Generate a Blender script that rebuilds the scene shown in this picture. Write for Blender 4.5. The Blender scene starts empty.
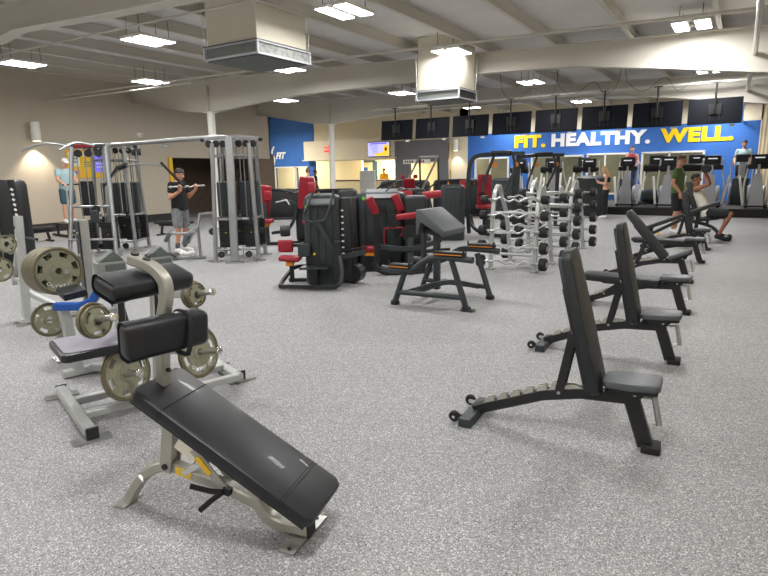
import bpy, bmesh, math, random
from mathutils import Vector, Matrix, Euler
PI = math.pi
SC = bpy.context.scene
COL = SC.collection
random.seed(7)

# ------------------------------------------------------------------ camera
F_PX = 577.0; CAM_H = 1.6
pitch = math.atan(117/577); roll = math.radians(1.0); yaw = math.radians(31.8)
fw = Vector((-math.sin(yaw)*math.cos(pitch), math.cos(yaw)*math.cos(pitch), -math.sin(pitch)))
rt = Vector((math.cos(yaw), math.sin(yaw), 0)); up = rt.cross(fw)
rt2 = rt*math.cos(roll) - up*math.sin(roll); up2 = rt*math.sin(roll) + up*math.cos(roll)
cam_d = bpy.data.cameras.new('camera'); cam = bpy.data.objects.new('camera', cam_d); COL.objects.link(cam)
cam_d.sensor_width = 36.0; cam_d.lens = 36.0*F_PX/768.0; cam_d.clip_start = 0.05; cam_d.clip_end = 200
mw = Matrix((rt2, up2, -fw)).transposed().to_4x4(); mw.translation = Vector((0, 0, CAM_H))
cam.matrix_world = mw
SC.camera = cam

# ------------------------------------------------------------------ world, exposure
wd = bpy.data.worlds.new('world'); SC.world = wd; wd.use_nodes = True
wd.node_tree.nodes['Background'].inputs[0].default_value = (0.95, 0.97, 1.0, 1)
wd.node_tree.nodes['Background'].inputs[1].default_value = 0.25
SC.view_settings.view_transform = 'Standard'; SC.view_settings.look = 'None'
SC.view_settings.gamma = 1.0; SC.view_settings.use_curve_mapping = False
SC.view_settings.exposure = 0.0
LAMP_W = 80.0          # power of one ceiling fixture
LENS_E = 14.0          # emission of its lenses

# ------------------------------------------------------------------ materials
def lin(c):
    f = lambda v: v/12.92 if v <= 0.04045 else ((v+0.055)/1.055)**2.4
    return (f(c[0]/255), f(c[1]/255), f(c[2]/255), 1)
def mat(name, rgb, rough=0.5, metal=0.0, emis=0, noise=0.0, nscale=8.0, bump=0.0, bscale=200.0, spec=0.5, coat=0.0):
    m = bpy.data.materials.new(name); m.use_nodes = True
    nt = m.node_tree; b = nt.nodes['Principled BSDF']
    c = lin(rgb)
    b.inputs['Base Color'].default_value = c; b.inputs['Roughness'].default_value = rough
    b.inputs['Metallic'].default_value = metal; b.inputs['Specular IOR Level'].default_value = spec
    if coat: b.inputs['Coat Weight'].default_value = coat
    tc = nt.nodes.new('ShaderNodeTexCoord')
    if noise:
        n = nt.nodes.new('ShaderNodeTexNoise'); n.inputs['Scale'].default_value = nscale; n.inputs['Detail'].default_value = 4
        nt.links.new(tc.outputs['Object'], n.inputs['Vector'])
        mr = nt.nodes.new('ShaderNodeMapRange'); mr.inputs[1].default_value = 0.3; mr.inputs[2].default_value = 0.7
        mr.inputs[3].default_value = 1-noise; mr.inputs[4].default_value = 1+noise
        nt.links.new(n.outputs['Fac'], mr.inputs[0])
        mx = nt.nodes.new('ShaderNodeVectorMath'); mx.operation = 'SCALE'; mx.inputs[0].default_value = c[:3]
        nt.links.new(mr.outputs[0], mx.inputs['Scale']); nt.links.new(mx.outputs[0], b.inputs['Base Color'])
    if bump:
        n = nt.nodes.new('ShaderNodeTexNoise'); n.inputs['Scale'].default_value = bscale; n.inputs['Detail'].default_value = 2
        nt.links.new(tc.outputs['Object'], n.inputs['Vector'])
        bp = nt.nodes.new('ShaderNodeBump'); bp.inputs['Strength'].default_value = bump; bp.inputs['Distance'].default_value = 0.002
        nt.links.new(n.outputs['Fac'], bp.inputs['Height']); nt.links.new(bp.outputs[0], b.inputs['Normal'])
    if emis:
        b.inputs['Emission Color'].default_value = c; b.inputs['Emission Strength'].default_value = emis
    return m

MT = dict(
    vinyl=mat('black_vinyl', (26, 28, 33), 0.42, bump=0.3, bscale=200, noise=0.15, nscale=6, coat=0.05),
    vinyl_dull=mat('dark_vinyl', (32, 37, 38), 0.5, bump=0.2, bscale=300),
    vinyl_grey=mat('grey_vinyl', (84, 88, 92), 0.45, bump=0.2, bscale=300),
    vinyl_lilac=mat('worn_grey_vinyl', (150, 146, 158), 0.5, bump=0.2, bscale=300, noise=0.06),
    red=mat('red_vinyl', (152, 26, 42), 0.45, bump=0.2, bscale=300),
    black=mat('black_powder_coat', (30, 31, 33), 0.42, bump=0.15, bscale=500),
    dark=mat('charcoal_powder_coat', (46, 53, 56), 0.42, bump=0.15, bscale=500),
    silver=mat('silver_powder_coat', (182, 184, 182), 0.36, metal=0.3, bump=0.1, bscale=500, noise=0.05),
    silver_d=mat('satin_silver_frame', (158, 160, 160), 0.35, metal=0.6, noise=0.06),
    silver_l=mat('bright_satin_silver', (188, 190, 188), 0.32, metal=0.45, noise=0.05),
    silver_w=mat('warm_silver_paint', (172, 170, 160), 0.36, metal=0.35, bump=0.1, bscale=500, noise=0.05),
    steel=mat('brushed_steel', (190, 190, 186), 0.28, metal=0.9, noise=0.08, nscale=20),
    chrome=mat('chrome', (225, 225, 225), 0.15, metal=1.0),
    rod=mat('guide_rod_steel', (150, 152, 152), 0.3, metal=0.8),
    worn=mat('worn_bare_metal', (190, 188, 178), 0.35, metal=0.6, noise=0.1, nscale=40),
    plate=mat('grey_green_cast_iron', (146, 146, 124), 0.42, metal=0.2, noise=0.12, nscale=30, bump=0.3, bscale=120),
    plate_d=mat('plate_rim_worn', (112, 106, 84), 0.4, metal=0.35, noise=0.2, nscale=40),
    rubber=mat('black_rubber', (28, 28, 29), 0.75, bump=0.3, bscale=300),
    weight=mat('black_weight_stack', (34, 36, 38), 0.45),
    blue=mat('blue_plastic', (28, 84, 170), 0.4),
    yellow=mat('yellow_plastic', (238, 190, 30), 0.4),
    orange=mat('orange_plastic', (235, 140, 30), 0.4),
    wedge=mat('grey_cast_housing', (136, 141, 135), 0.5, noise=0.06, nscale=10),
    wedge_d=mat('dark_grey_panel', (90, 98, 94), 0.55),
    label=mat('white_label', (225, 225, 220), 0.5),
    label_y=mat('yellow_label', (232, 196, 70), 0.5, noise=0.2, nscale=60),
    green=mat('green_indicator', (120, 200, 70), 0.4),
    wall=mat('beige_wall_paint', (192, 182, 165), 0.85, noise=0.02, nscale=3, bump=0.1, bscale=80),
    wall_w=mat('pale_wall_paint', (226, 216, 192), 0.85, noise=0.02, nscale=3),
    wall_g=mat('charcoal_wall_paint', (112, 112, 116), 0.85, noise=0.03),
    wall_b=mat('blue_wall_paint', (54, 108, 188), 0.75, noise=0.03, nscale=2),
    wall_o=mat('olive_grey_wall', (150, 148, 124), 0.8, noise=0.25, nscale=0.8),
    wall_y=mat('warm_cream_wall', (232, 214, 168), 0.8, noise=0.03),
    white=mat('white_paint', (232, 230, 222), 0.5),
    cream=mat('cream_duct_paint', (226, 220, 202), 0.5, noise=0.03, nscale=2),
    girder=mat('pale_grey_girder_paint', (204, 200, 190), 0.6, noise=0.03, nscale=1.5),
    deck=mat('grey_ceiling_insulation', (222, 220, 216), 0.9, noise=0.06, nscale=1.2, bump=0.5, bscale=8),
    base=mat('black_baseboard', (44, 42, 42), 0.6),
    screen=mat('dark_screen_casing', (13, 16, 24), 0.6, spec=0.15),
    bezel=mat('black_bezel', (16, 16, 18), 0.5),
    lightgrey=mat('light_grey_plastic', (186, 188, 194), 0.4),
    ellip=mat('pale_grey_shroud', (190, 192, 198), 0.4),
    maroon=mat('dark_bronze_floor', (98, 72, 60), 0.6),
    sign_y=mat('yellow_sign_paint', (255, 214, 10), 0.5),
    sign_w=mat('white_sign_paint', (250, 250, 250), 0.5),
    skin=mat('skin_tan', (196, 142, 112), 0.55, noise=0.04, nscale=20),
    skin_l=mat('skin_light', (222, 170, 142), 0.55, noise=0.04, nscale=20),
    skin_d=mat('skin_brown', (150, 98, 74), 0.55, noise=0.04, nscale=20),
    hair=mat('dark_hair', (34, 27, 24), 0.6, bump=0.6, bscale=150),
    hair_b=mat('blonde_hair', (214, 184, 132), 0.5, bump=0.6, bscale=150),
    hair_br=mat('brown_hair', (92, 66, 48), 0.6, bump=0.6, bscale=150),
    eye=mat('eye_dark', (25, 20, 18), 0.3), lip=mat('lip_rose', (165, 92, 84), 0.5),
    c_black=mat('black_cloth', (30, 32, 38), 0.85, bump=0.3, bscale=90),
    c_teal=mat('pale_teal_cloth', (168, 196, 200), 0.85, bump=0.3, bscale=90),
    c_slate=mat('slate_blue_cloth', (62, 92, 104), 0.85, bump=0.3, bscale=90),
    c_grey=mat('marled_grey_cloth', (132, 134, 136), 0.85, noise=0.35, nscale=25),
    c_olive=mat('olive_green_cloth', (84, 104, 62), 0.85, bump=0.3, bscale=90),
    c_cream=mat('cream_white_cloth', (214, 208, 196), 0.85, bump=0.3, bscale=90),
    c_red=mat('red_cloth', (186, 52, 76), 0.85), c_white=mat('white_cloth', (236, 236, 234), 0.8),
    c_yellow=mat('yellow_cloth', (236, 180, 40), 0.85), c_pink=mat('pink_cloth', (226, 150, 170), 0.85),
    c_green=mat('bright_green_cloth', (60, 176, 120), 0.85),
)
def emit(name, rgb, s):
    m = bpy.data.materials.new(name); m.use_nodes = True
    b = m.node_tree.nodes['Principled BSDF']; b.inputs['Base Color'].default_value = lin(rgb)
    b.inputs['Emission Color'].default_value = lin(rgb); b.inputs['Emission Strength'].default_value = s
    return m
MT['lens'] = emit('lit_diffuser', (250, 252, 255), LENS_E)
MT['exit'] = emit('lit_exit_red', (255, 50, 40), 0.9)
MT['scr_l'] = emit('lit_screen_lilac', (190, 190, 250), 0.9)
MT['scr_y'] = emit('lit_screen_yellow', (250, 205, 60), 0.8)
MT['led'] = emit('lit_console_text', (210, 215, 220), 0.7)
MT['scr_d'] = emit('lit_screen_violet', (110, 100, 220), 0.8)
MT['warm'] = emit('lit_sconce', (255, 238, 200), 3.0)

def glass_mat():
    m = bpy.data.materials.new('window_glass'); m.use_nodes = True
    b = m.node_tree.nodes['Principled BSDF']
    b.inputs['Base Color'].default_value = (0.95, 0.97, 0.97, 1); b.inputs['Roughness'].default_value = 0.02
    b.inputs['Transmission Weight'].default_value = 1.0; b.inputs['IOR'].default_value = 1.1
    return m
MT['glass'] = glass_mat()

def floor_mat():
    m = bpy.data.materials.new('speckled_rubber_floor'); m.use_nodes = True
    nt = m.node_tree; b = nt.nodes['Principled BSDF']; b.inputs['Roughness'].default_value = 0.62
    b.inputs['Specular IOR Level'].default_value = 0.35
    tc = nt.nodes.new('ShaderNodeTexCoord')
    def noise(s, d):
        n = nt.nodes.new('ShaderNodeTexNoise'); n.inputs['Scale'].default_value = s; n.inputs['Detail'].default_value = d
        nt.links.new(tc.outputs['Object'], n.inputs['Vector']); return n
    def ramp(src, stops):
        r = nt.nodes.new('ShaderNodeValToRGB'); e = r.color_ramp.elements
        e[0].position, e[0].color = stops[0][0], lin(stops[0][1]); e[1].position, e[1].color = stops[-1][0], lin(stops[-1][1])
        for p, c in stops[1:-1]:
            x = e.new(p); x.color = lin(c)
        nt.links.new(src, r.inputs[0]); return r
    n1 = noise(150, 2.0); r1 = ramp(n1.outputs['Fac'], FLOOR_STOPS)
    v = nt.nodes.new('ShaderNodeTexVoronoi'); v.inputs['Scale'].default_value = 190
    nt.links.new(tc.outputs['Object'], v.inputs['Vector'])
    sep = nt.nodes.new('ShaderNodeSeparateColor'); nt.links.new(v.outputs['Color'], sep.inputs[0])
    def fleck(prev, col, src, lo):
        th = nt.nodes.new('ShaderNodeMath'); th.operation = 'GREATER_THAN'; th.inputs[1].default_value = lo
        nt.links.new(src, th.inputs[0])
        mx = nt.nodes.new('ShaderNodeMix'); mx.data_type = 'RGBA'
        nt.links.new(th.outputs[0], mx.inputs['Factor']); nt.links.new(prev, mx.inputs['A']); mx.inputs['B'].default_value = lin(col)
        return mx.outputs['Result']
    c = fleck(r1.outputs[0], (202, 202, 202), sep.outputs[0], 0.86)
    c = fleck(c, (100, 100, 101), sep.outputs[1], 0.90)
    n2 = noise(0.6, 3); mr = nt.nodes.new('ShaderNodeMapRange'); mr.inputs[1].default_value = 0.3; mr.inputs[2].default_value = 0.7
    mr.inputs[3].default_value = 0.95; mr.inputs[4].default_value = 1.05; nt.links.new(n2.outputs['Fac'], mr.inputs[0])
    sc = nt.nodes.new('ShaderNodeVectorMath'); sc.operation = 'SCALE'
    nt.links.new(c, sc.inputs[0]); nt.links.new(mr.outputs[0], sc.inputs['Scale']); nt.links.new(sc.outputs[0], b.inputs['Base Color'])
    bp = nt.nodes.new('ShaderNodeBump'); bp.inputs['Strength'].default_value = 0.3; bp.inputs['Distance'].default_value = 0.002
    nt.links.new(n1.outputs['Fac'], bp.inputs['Height']); nt.links.new(bp.outputs[0], b.inputs['Normal'])
    return m
FLOOR_STOPS = [(0.32, (120, 120, 121)), (0.5, (144, 144, 145)), (0.68, (168, 168, 168))]
MT['floor'] = floor_mat()

def stripe_mat(name, a, b_, scale, axis=1, rough=0.8):
    m = bpy.data.materials.new(name); m.use_nodes = True; nt = m.node_tree; b = nt.nodes['Principled BSDF']
    b.inputs['Roughness'].default_value = rough
    tc = nt.nodes.new('ShaderNodeTexCoord'); w = nt.nodes.new('ShaderNodeTexWave'); w.inputs['Scale'].default_value = scale
    w.bands_direction = 'XYZ'[axis]; w.inputs['Distortion'].default_value = 0.6
    nt.links.new(tc.outputs['Object'], w.inputs['Vector'])
    r = nt.nodes.new('ShaderNodeValToRGB'); r.color_ramp.elements[0].color = lin(a); r.color_ramp.elements[1].color = lin(b_)
    r.color_ramp.elements[0].position = 0.25; r.color_ramp.elements[1].position = 0.6
    nt.links.new(w.outputs['Fac'], r.inputs[0]); nt.links.new(r.outputs[0], b.inputs['Base Color'])
    return m
MT['slats'] = stripe_mat('wood_slat_wall', (74, 62, 54), (136, 118, 100), 5, 1)
MT['grille'] = stripe_mat('vent_grille', (62, 66, 66), (160, 164, 160), 14, 0)
MT['fluted'] = stripe_mat('fluted_beige_panel', (176, 158, 128), (226, 212, 180), 2.6, 0)

# ------------------------------------------------------------------ mesh helpers
class MB:
    def __init__(s): s.bm = bmesh.new()
    def _merge(s, b2):
        me = bpy.data.meshes.new('t'); b2.to_mesh(me); b2.free(); s.bm.from_mesh(me); bpy.data.meshes.remove(me); return s
    def box(s, c, d, r=(0, 0, 0), bev=0, seg=1):
        b = bmesh.new(); bmesh.ops.create_cube(b, size=1.0)
        bmesh.ops.scale(b, vec=Vector(d), verts=b.verts)
        if bev: bmesh.ops.bevel(b, geom=b.edges[:], offset=bev, segments=seg, profile=0.5, affect='EDGES')
        M = Matrix.Translation(Vector(c)) @ Euler(r).to_matrix().to_4x4(); b.transform(M)
        return s._merge(b)
    def _frame(s, t, hint):
        t = t.normalized(); h = Vector(hint)
        if abs(t.dot(h.normalized())) > 0.98: h = Vector((1, 0, 0)) if abs(t.x) < 0.9 else Vector((0, 1, 0))
        sx = t.cross(h).normalized(); return sx, sx.cross(t).normalized()
    def sweep(s, pts, sec, hint=(0, 0, 1), closed=False, scale=None):
        P = [Vector(p) for p in pts]; n = len(P); rings = []; bm = s.bm
        for i, p in enumerate(P):
            if closed: a, c = P[(i-1) % n], P[(i+1) % n]
            else: a, c = P[max(i-1, 0)], P[min(i+1, n-1)]
            t1 = (p-a); t2 = (c-p)
            t = (t1.normalized() if t1.length > 1e-9 else Vector()) + (t2.normalized() if t2.length > 1e-9 else Vector())
            if t.length < 1e-6: t = c-a
            t.normalize(); sx, sy = s._frame(t, hint)
            k = 1.0
            if 0 < i < n-1 or closed:
                cs = t.dot((c-p).normalized()); k = 1/max(cs, 0.5)
            f = scale[i] if scale else 1.0
            # mitre: stretch along the bend direction
            bend = ((c-p).normalized()-(p-a).normalized()) if (0 < i < n-1 or closed) else Vector()
            ring = []
            for (u, v) in sec:
                o = sx*u*f + sy*v*f
                if bend.length > 1e-4:
                    bn = bend.normalized(); o = o + bn*(o.dot(bn))*(k-1)
                ring.append(bm.verts.new(p+o))
            rings.append(ring)
        m = len(sec); rr = n if closed else n-1
        for i in range(rr):
            A, B = rings[i], rings[(i+1) % n]
            for j in range(m): bm.faces.new((A[j], A[(j+1) % m], B[(j+1) % m], B[j]))
        if not closed:
            bm.faces.new(rings[0][::-1]); bm.faces.new(rings[-1])
        return s
    def bar(s, pts, w, h, hint=(0, 0, 1), bev=None):
        b = bev if bev is not None else min(w, h)*0.14
        a, c = w/2, h/2
        sec = [(-a+b, -c), (a-b, -c), (a, -c+b), (a, c-b), (a-b, c), (-a+b, c), (-a, c-b), (-a, -c+b)]
        return s.sweep(pts, sec, hint)
    def tube(s, pts, r, n=10, closed=False, hint=(0, 0, 1), scale=None):
        return s.sweep(pts, [(r*math.cos(2*PI*i/n), r*math.sin(2*PI*i/n)) for i in range(n)], hint, closed, scale)
    def cyl(s, p0, p1, r, n=20, r2=None):
        return s.sweep([p0, p1], [(math.cos(2*PI*i/n), math.sin(2*PI*i/n)) for i in range(n)], scale=[r, r if r2 is None else r2])
    def lathe(s, prof, c=(0, 0, 0), axis=(0, 0, 1), n=24, caps=True):
        ax = Vector(axis).normalized(); sx, sy = s._frame(ax, (0, 0, 1)); c = Vector(c); rings = []
        for (r, h) in prof:
            if r < 1e-6: rings.append([s.bm.verts.new(c+ax*h)])
            else: rings.append([s.bm.verts.new(c+ax*h+(sx*math.cos(2*PI*i/n)+sy*math.sin(2*PI*i/n))*r) for i in range(n)])
        for A, B in zip(rings, rings[1:]):
            for i in range(n):
                j = (i+1) % n
                q = [A[i % len(A)], A[j % len(A)], B[j % len(B)], B[i % len(B)]]
                u = []
                for v in q:
                    if v not in u: u.append(v)
                if len(u) > 2:
                    try: s.bm.faces.new(u)
                    except ValueError: pass
        return s
    def prism(s, poly, o, ux, uy, th, bev=0):
        """poly in (ux,uy) plane from o, extruded +-th/2 along the normal"""
        b = bmesh.new(); ux = Vector(ux); uy = Vector(uy); nz = ux.cross(uy).normalized(); o = Vector(o)
        A = [b.verts.new(o+ux*p[0]+uy*p[1]-nz*th/2) for p in poly]; B = [b.verts.new(o+ux*p[0]+uy*p[1]+nz*th/2) for p in poly]
        b.faces.new(A[::-1]); b.faces.new(B)
        for i in range(len(poly)):
            j = (i+1) % len(poly); b.faces.new((A[i], A[j], B[j], B[i]))
        if bev: bmesh.ops.bevel(b, geom=b.edges[:], offset=bev, segments=2, profile=0.5, affect='EDGES')
        return s._merge(b)
    def ball(s, c, d, r=(0, 0, 0), u=16, v=10):
        b = bmesh.new(); bmesh.ops.create_uvsphere(b, u_segments=u, v_segments=v, radius=0.5)
        b.transform(Matrix.Translation(Vector(c)) @ Euler(r).to_matrix().to_4x4() @ Matrix.Diagonal(Vector((d[0], d[1], d[2], 1))))
        return s._merge(b)
    def build(s, name, m, parent=None, ang=35):
        bmesh.ops.recalc_face_normals(s.bm, faces=s.bm.faces[:])
        me = bpy.data.meshes.new(name); s.bm.to_mesh(me); s.bm.free()
        me.polygons.foreach_set('use_smooth', [True]*len(me.polygons)); me.set_sharp_from_angle(angle=math.radians(ang))
        if m is not None: me.materials.append(MT[m] if isinstance(m, str) else m)
        o = bpy.data.objects.new(name, me); COL.objects.link(o)
        if parent is not None: o.parent = parent
        return o
def tag(o, label=None, cat=None, group=None, kind=None):
    if label: o['label'] = label
    if cat: o['category'] = cat
    if group: o['group'] = group
    if kind: o['kind'] = kind
    return o
def thing(name, label, cat, loc=(0, 0, 0), rz=0.0, group=None):
    o = bpy.data.objects.new(name, None); COL.objects.link(o); o.empty_display_size = 0.1
    o.location = loc; o.rotation_euler = (0, 0, rz); return tag(o, label, cat, group)
def dup(o, loc=None, rz=None, label=None, parent=None):
    c = o.copy(); COL.objects.link(c)
    if parent is not None: c.parent = parent
    if loc is not None: c.location = loc
    if rz is not None: c.rotation_euler = (0, 0, rz)
    if label: c['label'] = label
    for ch in list(o.children): dup(ch, parent=c)
    return c
def struct(name, mb, m):
    o = mb.build(name, m); o['kind'] = 'structure'; return o
def arc(c, r, a0, a1, n, ax=0, ay=2):
    out = []
    for i in range(n+1):
        a = a0+(a1-a0)*i/n; p = list(c); p[ax] += r*math.cos(a); p[ay] += r*math.sin(a); out.append(tuple(p))
    return out
def smooth(pts, n=6):
    """Catmull-Rom through the points"""
    P = [Vector(p) for p in pts]; P = [2*P[0]-P[1]]+P+[2*P[-1]-P[-2]]; out = []
    for i in range(1, len(P)-2):
        for k in range(n):
            t = k/n; a, b, c, d = P[i-1], P[i], P[i+1], P[i+2]
            out.append(0.5*((2*b)+(c-a)*t+(2*a-5*b+4*c-d)*t*t+(3*b-a-3*c+d)*t**3))
    out.append(P[-2]); return out
def text_mesh(name, body, size, m, parent, loc, rot, ext=0.004, bold=0.0, shear=0.0, space=1.0, align='LEFT', sx=1.0):
    cu = bpy.data.curves.new(name, 'FONT'); cu.body = body; cu.size = size; cu.extrude = ext; cu.offset = bold; cu.shear = shear
    cu.space_character = space; cu.align_x = align
    t = bpy.data.objects.new(name, cu); COL.objects.link(t); bpy.context.view_layer.update()
    dg = bpy.context.evaluated_depsgraph_get(); me = bpy.data.meshes.new_from_object(t.evaluated_get(dg))
    bpy.data.objects.remove(t); bpy.data.curves.remove(cu)
    me.materials.clear(); me.materials.append(MT[m])
    o = bpy.data.objects.new(name, me); COL.objects.link(o); o.location = loc; o.rotation_euler = rot; o.scale = (sx, 1, 1)
    if parent is not None: o.parent = parent
    return o
# ================================================================== THE SETTING
def roofz(x): return 4.15 - 0.028*x
XL, XR, YN, YF = -17.4, 1.9, -6.0, 26.0
struct('floor', MB().box((-14, 13, -0.05), (34, 40, 0.1)), 'floor')
# ceiling deck: a gently sloping slab
m = MB(); x0, x1 = -25.0, 2.6
m.prism([(x0, roofz(x0)), (x1, roofz(x1)), (x1, roofz(x1)+0.1), (x0, roofz(x0)+0.1)], (0, 12, 0), (1, 0, 0), (0, 0, 1), 40)
struct('ceiling', m, 'deck')
# left wall with its opening (Y 13.9..19)
struct('wall_left', MB().box((XL-0.1, (YN+13.75)/2, 2.4), (0.2, 13.75-YN, 4.8)).box((XL-0.1, 16.4, 3.5), (0.2, 5.3, 2.62)).box((XL-0.1, 19.02, 2.4), (0.2, 0.06, 4.8)), 'wall')
struct('baseboard_left', MB().box((XL+0.012, (YN+13.75)/2, 0.13), (0.024, 13.75-YN, 0.26)), 'base')
struct('trim_1', MB().box((XL+0.02, 13.83, 1.1), (0.08, 0.14, 2.2)), 'yellow')
struct('wall_recess', MB().box((-20.2, 16.5, 1.2), (0.2, 6.5, 2.4)).box((-18.9, 19.25, 1.2), (2.8, 0.2, 2.4)).box((-18.8, 13.5, 1.2), (2.6, 0.2, 2.4)).box((-18.9, 16.4, 2.3), (2.6, 5.6, 0.1)), 'slats')
struct('trim_2', MB().box((XL-0.02, 18.3, 1.09), (0.12, 1.4, 2.18)), 'slats')
# side room behind the left wall, open towards the far end
struct('wall_left_far', MB().box((-23.9, 22.5, 2.5), (0.2, 8, 5.0)), 'wall_y')
# far wall in its painted lengths
def wall_x(name, xa, xb, y, za, zb, holes, m, th=0.16):
    w = MB(); xs = xa
    for (a, b, c, d) in sorted(holes):
        w.box(((xs+a)/2, y+th/2, (za+zb)/2), (a-xs, th, zb-za)); w.box(((a+b)/2, y+th/2, (za+c)/2), (b-a, th, c-za))
        w.box(((a+b)/2, y+th/2, (d+zb)/2), (b-a, th, zb-d)); xs = b
    w.box(((xs+xb)/2, y+th/2, (za+zb)/2), (xb-xs, th, zb-za))
    return struct(name, w, m)
WIN = [(-10.9, -9.3, 0.5, 2.1), (-8.2, -6.0, 0.5, 2.1), (-5.8, -4.2, 0.5, 2.14), (-3.65, -1.45, 0.5, 2.14)]
wall_x('wall_far', -11.32, 0.3, YF, 0, 3.2, WIN, 'wall_b')
struct('wall_far_upper', MB().box((-5.7, YF+0.08, 3.9), (12.1, 0.16, 1.4)).box((-11.75, YF+0.08, 2.3), (0.86, 0.16, 4.6)), 'wall_w')
struct('wall_far_right', MB().box((1.1, YF+0.08, 2.2), (1.6, 0.16, 4.4)), 'fluted')
struct('wall_right', MB().box((XR+0.1, 10, 2.1), (0.2, 32.5, 4.2)), 'wall')
struct('wall_near', MB().box((-8, YN-0.1, 2.4), (20, 0.2, 4.8)), 'wall')
FW = [(-23.45, -21.95, 0.3, 1.9), (-21.85, -21.0, 0.3, 1.9)]
wall_x('wall_far_left', -23.9, -20.55, YF, 0, 4.9, FW, 'wall_b')
# dark partition and its doorway
wall_x('wall_partition', -15.15, -12.2, YF-0.3, 0, 3.05, [(-14.3, -12.75, 0.0, 2.0)], 'wall_g')
struct('wall_partition_upper', MB().box((-13.7, YF+0.1, 3.85), (14.2, 0.1, 1.7)), 'wall_w')
# reception soffit and back wall
struct('ceiling_soffit', MB().box((-18.0, YF+1.0, 2.75), (5.7, 3.0, 0.98)).box((-18.0, YF+1.0, 2.24), (5.9, 3.1, 0.05)), 'wall_w')
struct('wall_reception', MB().box((-19.0, 31.5, 1.6), (18.0, 0.2, 3.2)), 'wall_y')
struct('door_1', MB().box((-20.9, 31.34, 1.05), (1.5, 0.1, 2.1)), 'wall_y')
struct('window_6', MB().box((-20.9, 31.28, 1.2), (0.9, 0.04, 1.3)), 'wall_b')
struct('trim_6', MB().box((-21.85, 31.36, 1.1), (0.3, 0.06, 2.2)).box((-19.95, 31.36, 1.1), (0.3, 0.06, 2.2)), 'c_slate')
# room behind the windows
struct('wall_back_room', MB().box((-5.5, 30.0, 1.6), (14, 0.2, 3.2)), 'wall_o')
struct('wall_back_room_left', MB().box((-25.5, 30.0, 1.6), (11, 0.2, 3.2)), 'wall_y')
for i, (a, b, c, d) in enumerate(WIN+FW):
    w = thing('window_%d' % (i+10), None, None, (0, 0, 0)); w['kind'] = 'structure'
    f = MB(); t = 0.07; cx, cz = (a+b)/2, (c+d)/2; y = YF-0.02
    f.box((cx, y, d), (b-a+t, 0.1, t)).box((cx, y, c), (b-a+t, 0.1, t)).box((a, y, cz), (t, 0.1, d-c)).box((b, y, cz), (t, 0.1, d-c))
    if b-a > 1.5: f.box((a+(b-a)*0.45, y, cz), (t*0.8, 0.1, d-c))
    f.build('window_frame', 'white', w)
    MB().box((cx, YF+0.06, cz), (b-a, 0.012, d-c)).build('window_pane', 'glass', w)
for x, p, c in ((-5.5, 130, (1, 0.93, 0.8)), (-9.5, 90, (1, 0.95, 0.86)), (-2.0, 90, (1, 0.93, 0.82))):
    pass

# purlins
for i, x in enumerate([-16.6+1.45*k for k in range(13)]):
    z = roofz(x); m = MB()
    m.box((x, 10, z-0.11), (0.012, 32, 0.21)).box((x+0.035, 10, z-0.215), (0.075, 32, 0.012)).box((x-0.03, 10, z-0.008), (0.07, 32, 0.012))
    struct('trim_%d' % (20+i), m, 'girder')
# steel frames across the room
def girder(n, y, low, ym=0.0):
    m = MB(); top = [(x, roofz(x)-0.22) for x, z in low]
    poly = low + top[::-1]
    m.prism(poly, (0, y, 0), (1, 0, 0), (0, 0, 1), 0.02)
    m.sweep([(x, y, z) for x, z in low], [(-0.11, -0.008), (0.11, -0.008), (0.11, 0.008), (-0.11, 0.008)])
    m.sweep([(x, y, z) for x, z in top], [(-0.11, -0.008), (0.11, -0.008), (0.11, 0.008), (-0.11, 0.008)])
    for x in (-13.7,):
        if low[0][0] < x: m.box((x, y, 3.75), (0.02, 0.2, 0.75))
    return struct('trim_%d' % n, m, 'girder')
low1 = [(-17.38, 3.96), (-14.6, 3.47), (-13.7, 3.40), (-13.2, 3.42), (-11.5, 3.55), (-10.2, 3.62), (-8, 3.63), (-5.3, 3.66), (-3.1, 3.60), (-1.2, 3.35), (0.3, 3.14), (1.9, 3.05)]
girder(40, 12.5, low1)
girder(41, 18.45, low1)
girder(43, 5.2, [(-17.38, 3.55), (-10.4, 3.75), (-9.78, 3.83), (-8.68, 3.78), (-7.72, 3.73), (-5.73, 3.66), (-3, 3.6), (0.3, 3.2), (1.9, 3.1)])
for i, y in enumerate((12.5, 18.45)):
    struct('trim_%d' % (45+i), MB().cyl((-13.7, y, 0), (-13.7, y, 3.4), 0.11, 24).box((-13.7, y, 3.39), (0.3, 0.3, 0.02)).box((-13.7, y, 0.01), (0.3, 0.3, 0.02)), 'white')

# ------------------------------------------------------------------ ceiling lights
LX = [-13.05, -9.15, -5.25, -1.0]
LY = {-13.05: [-2.5, 2.5, 6.9, 10.0, 15.1, 21.3], -9.15: [-2.5, 2.5, 7.05, 10.7, 16.0, 21.2], -5.25: [-2.5, 2.5, 7.5, 11.2, 16.3, 22.1], -1.0: [-2.5, 1.4, 6.5, 11.6, 17.2, 23.4]}
def make_light(loc, label):
    t = thing('ceiling_light', label, 'ceiling light', loc, 0, 'twin panel ceiling lights')
    MB().box((-0.17, 0, 0.035), (0.25, 0.74, 0.05), bev=0.01).box((0.17, 0, 0.035), (0.25, 0.74, 0.05), bev=0.01).box((0, -0.2, 0.05), (0.2, 0.05, 0.03)).box((0, 0.2, 0.05), (0.2, 0.05, 0.03)).build('housing', 'white', t)
    for s in (-0.17, 0.17): MB().box((s, 0, 0.006), (0.22, 0.70, 0.012), bev=0.004).build('diffuser', 'lens', t)
    for sx in (-0.17, 0.17):
        for sy in (-0.3, 0.3): MB().cyl((sx, sy, 0.05), (sx, sy, 0.36), 0.006, 6).build('hanger', 'dark', t)
    return t
L0 = None; li = 0
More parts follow.
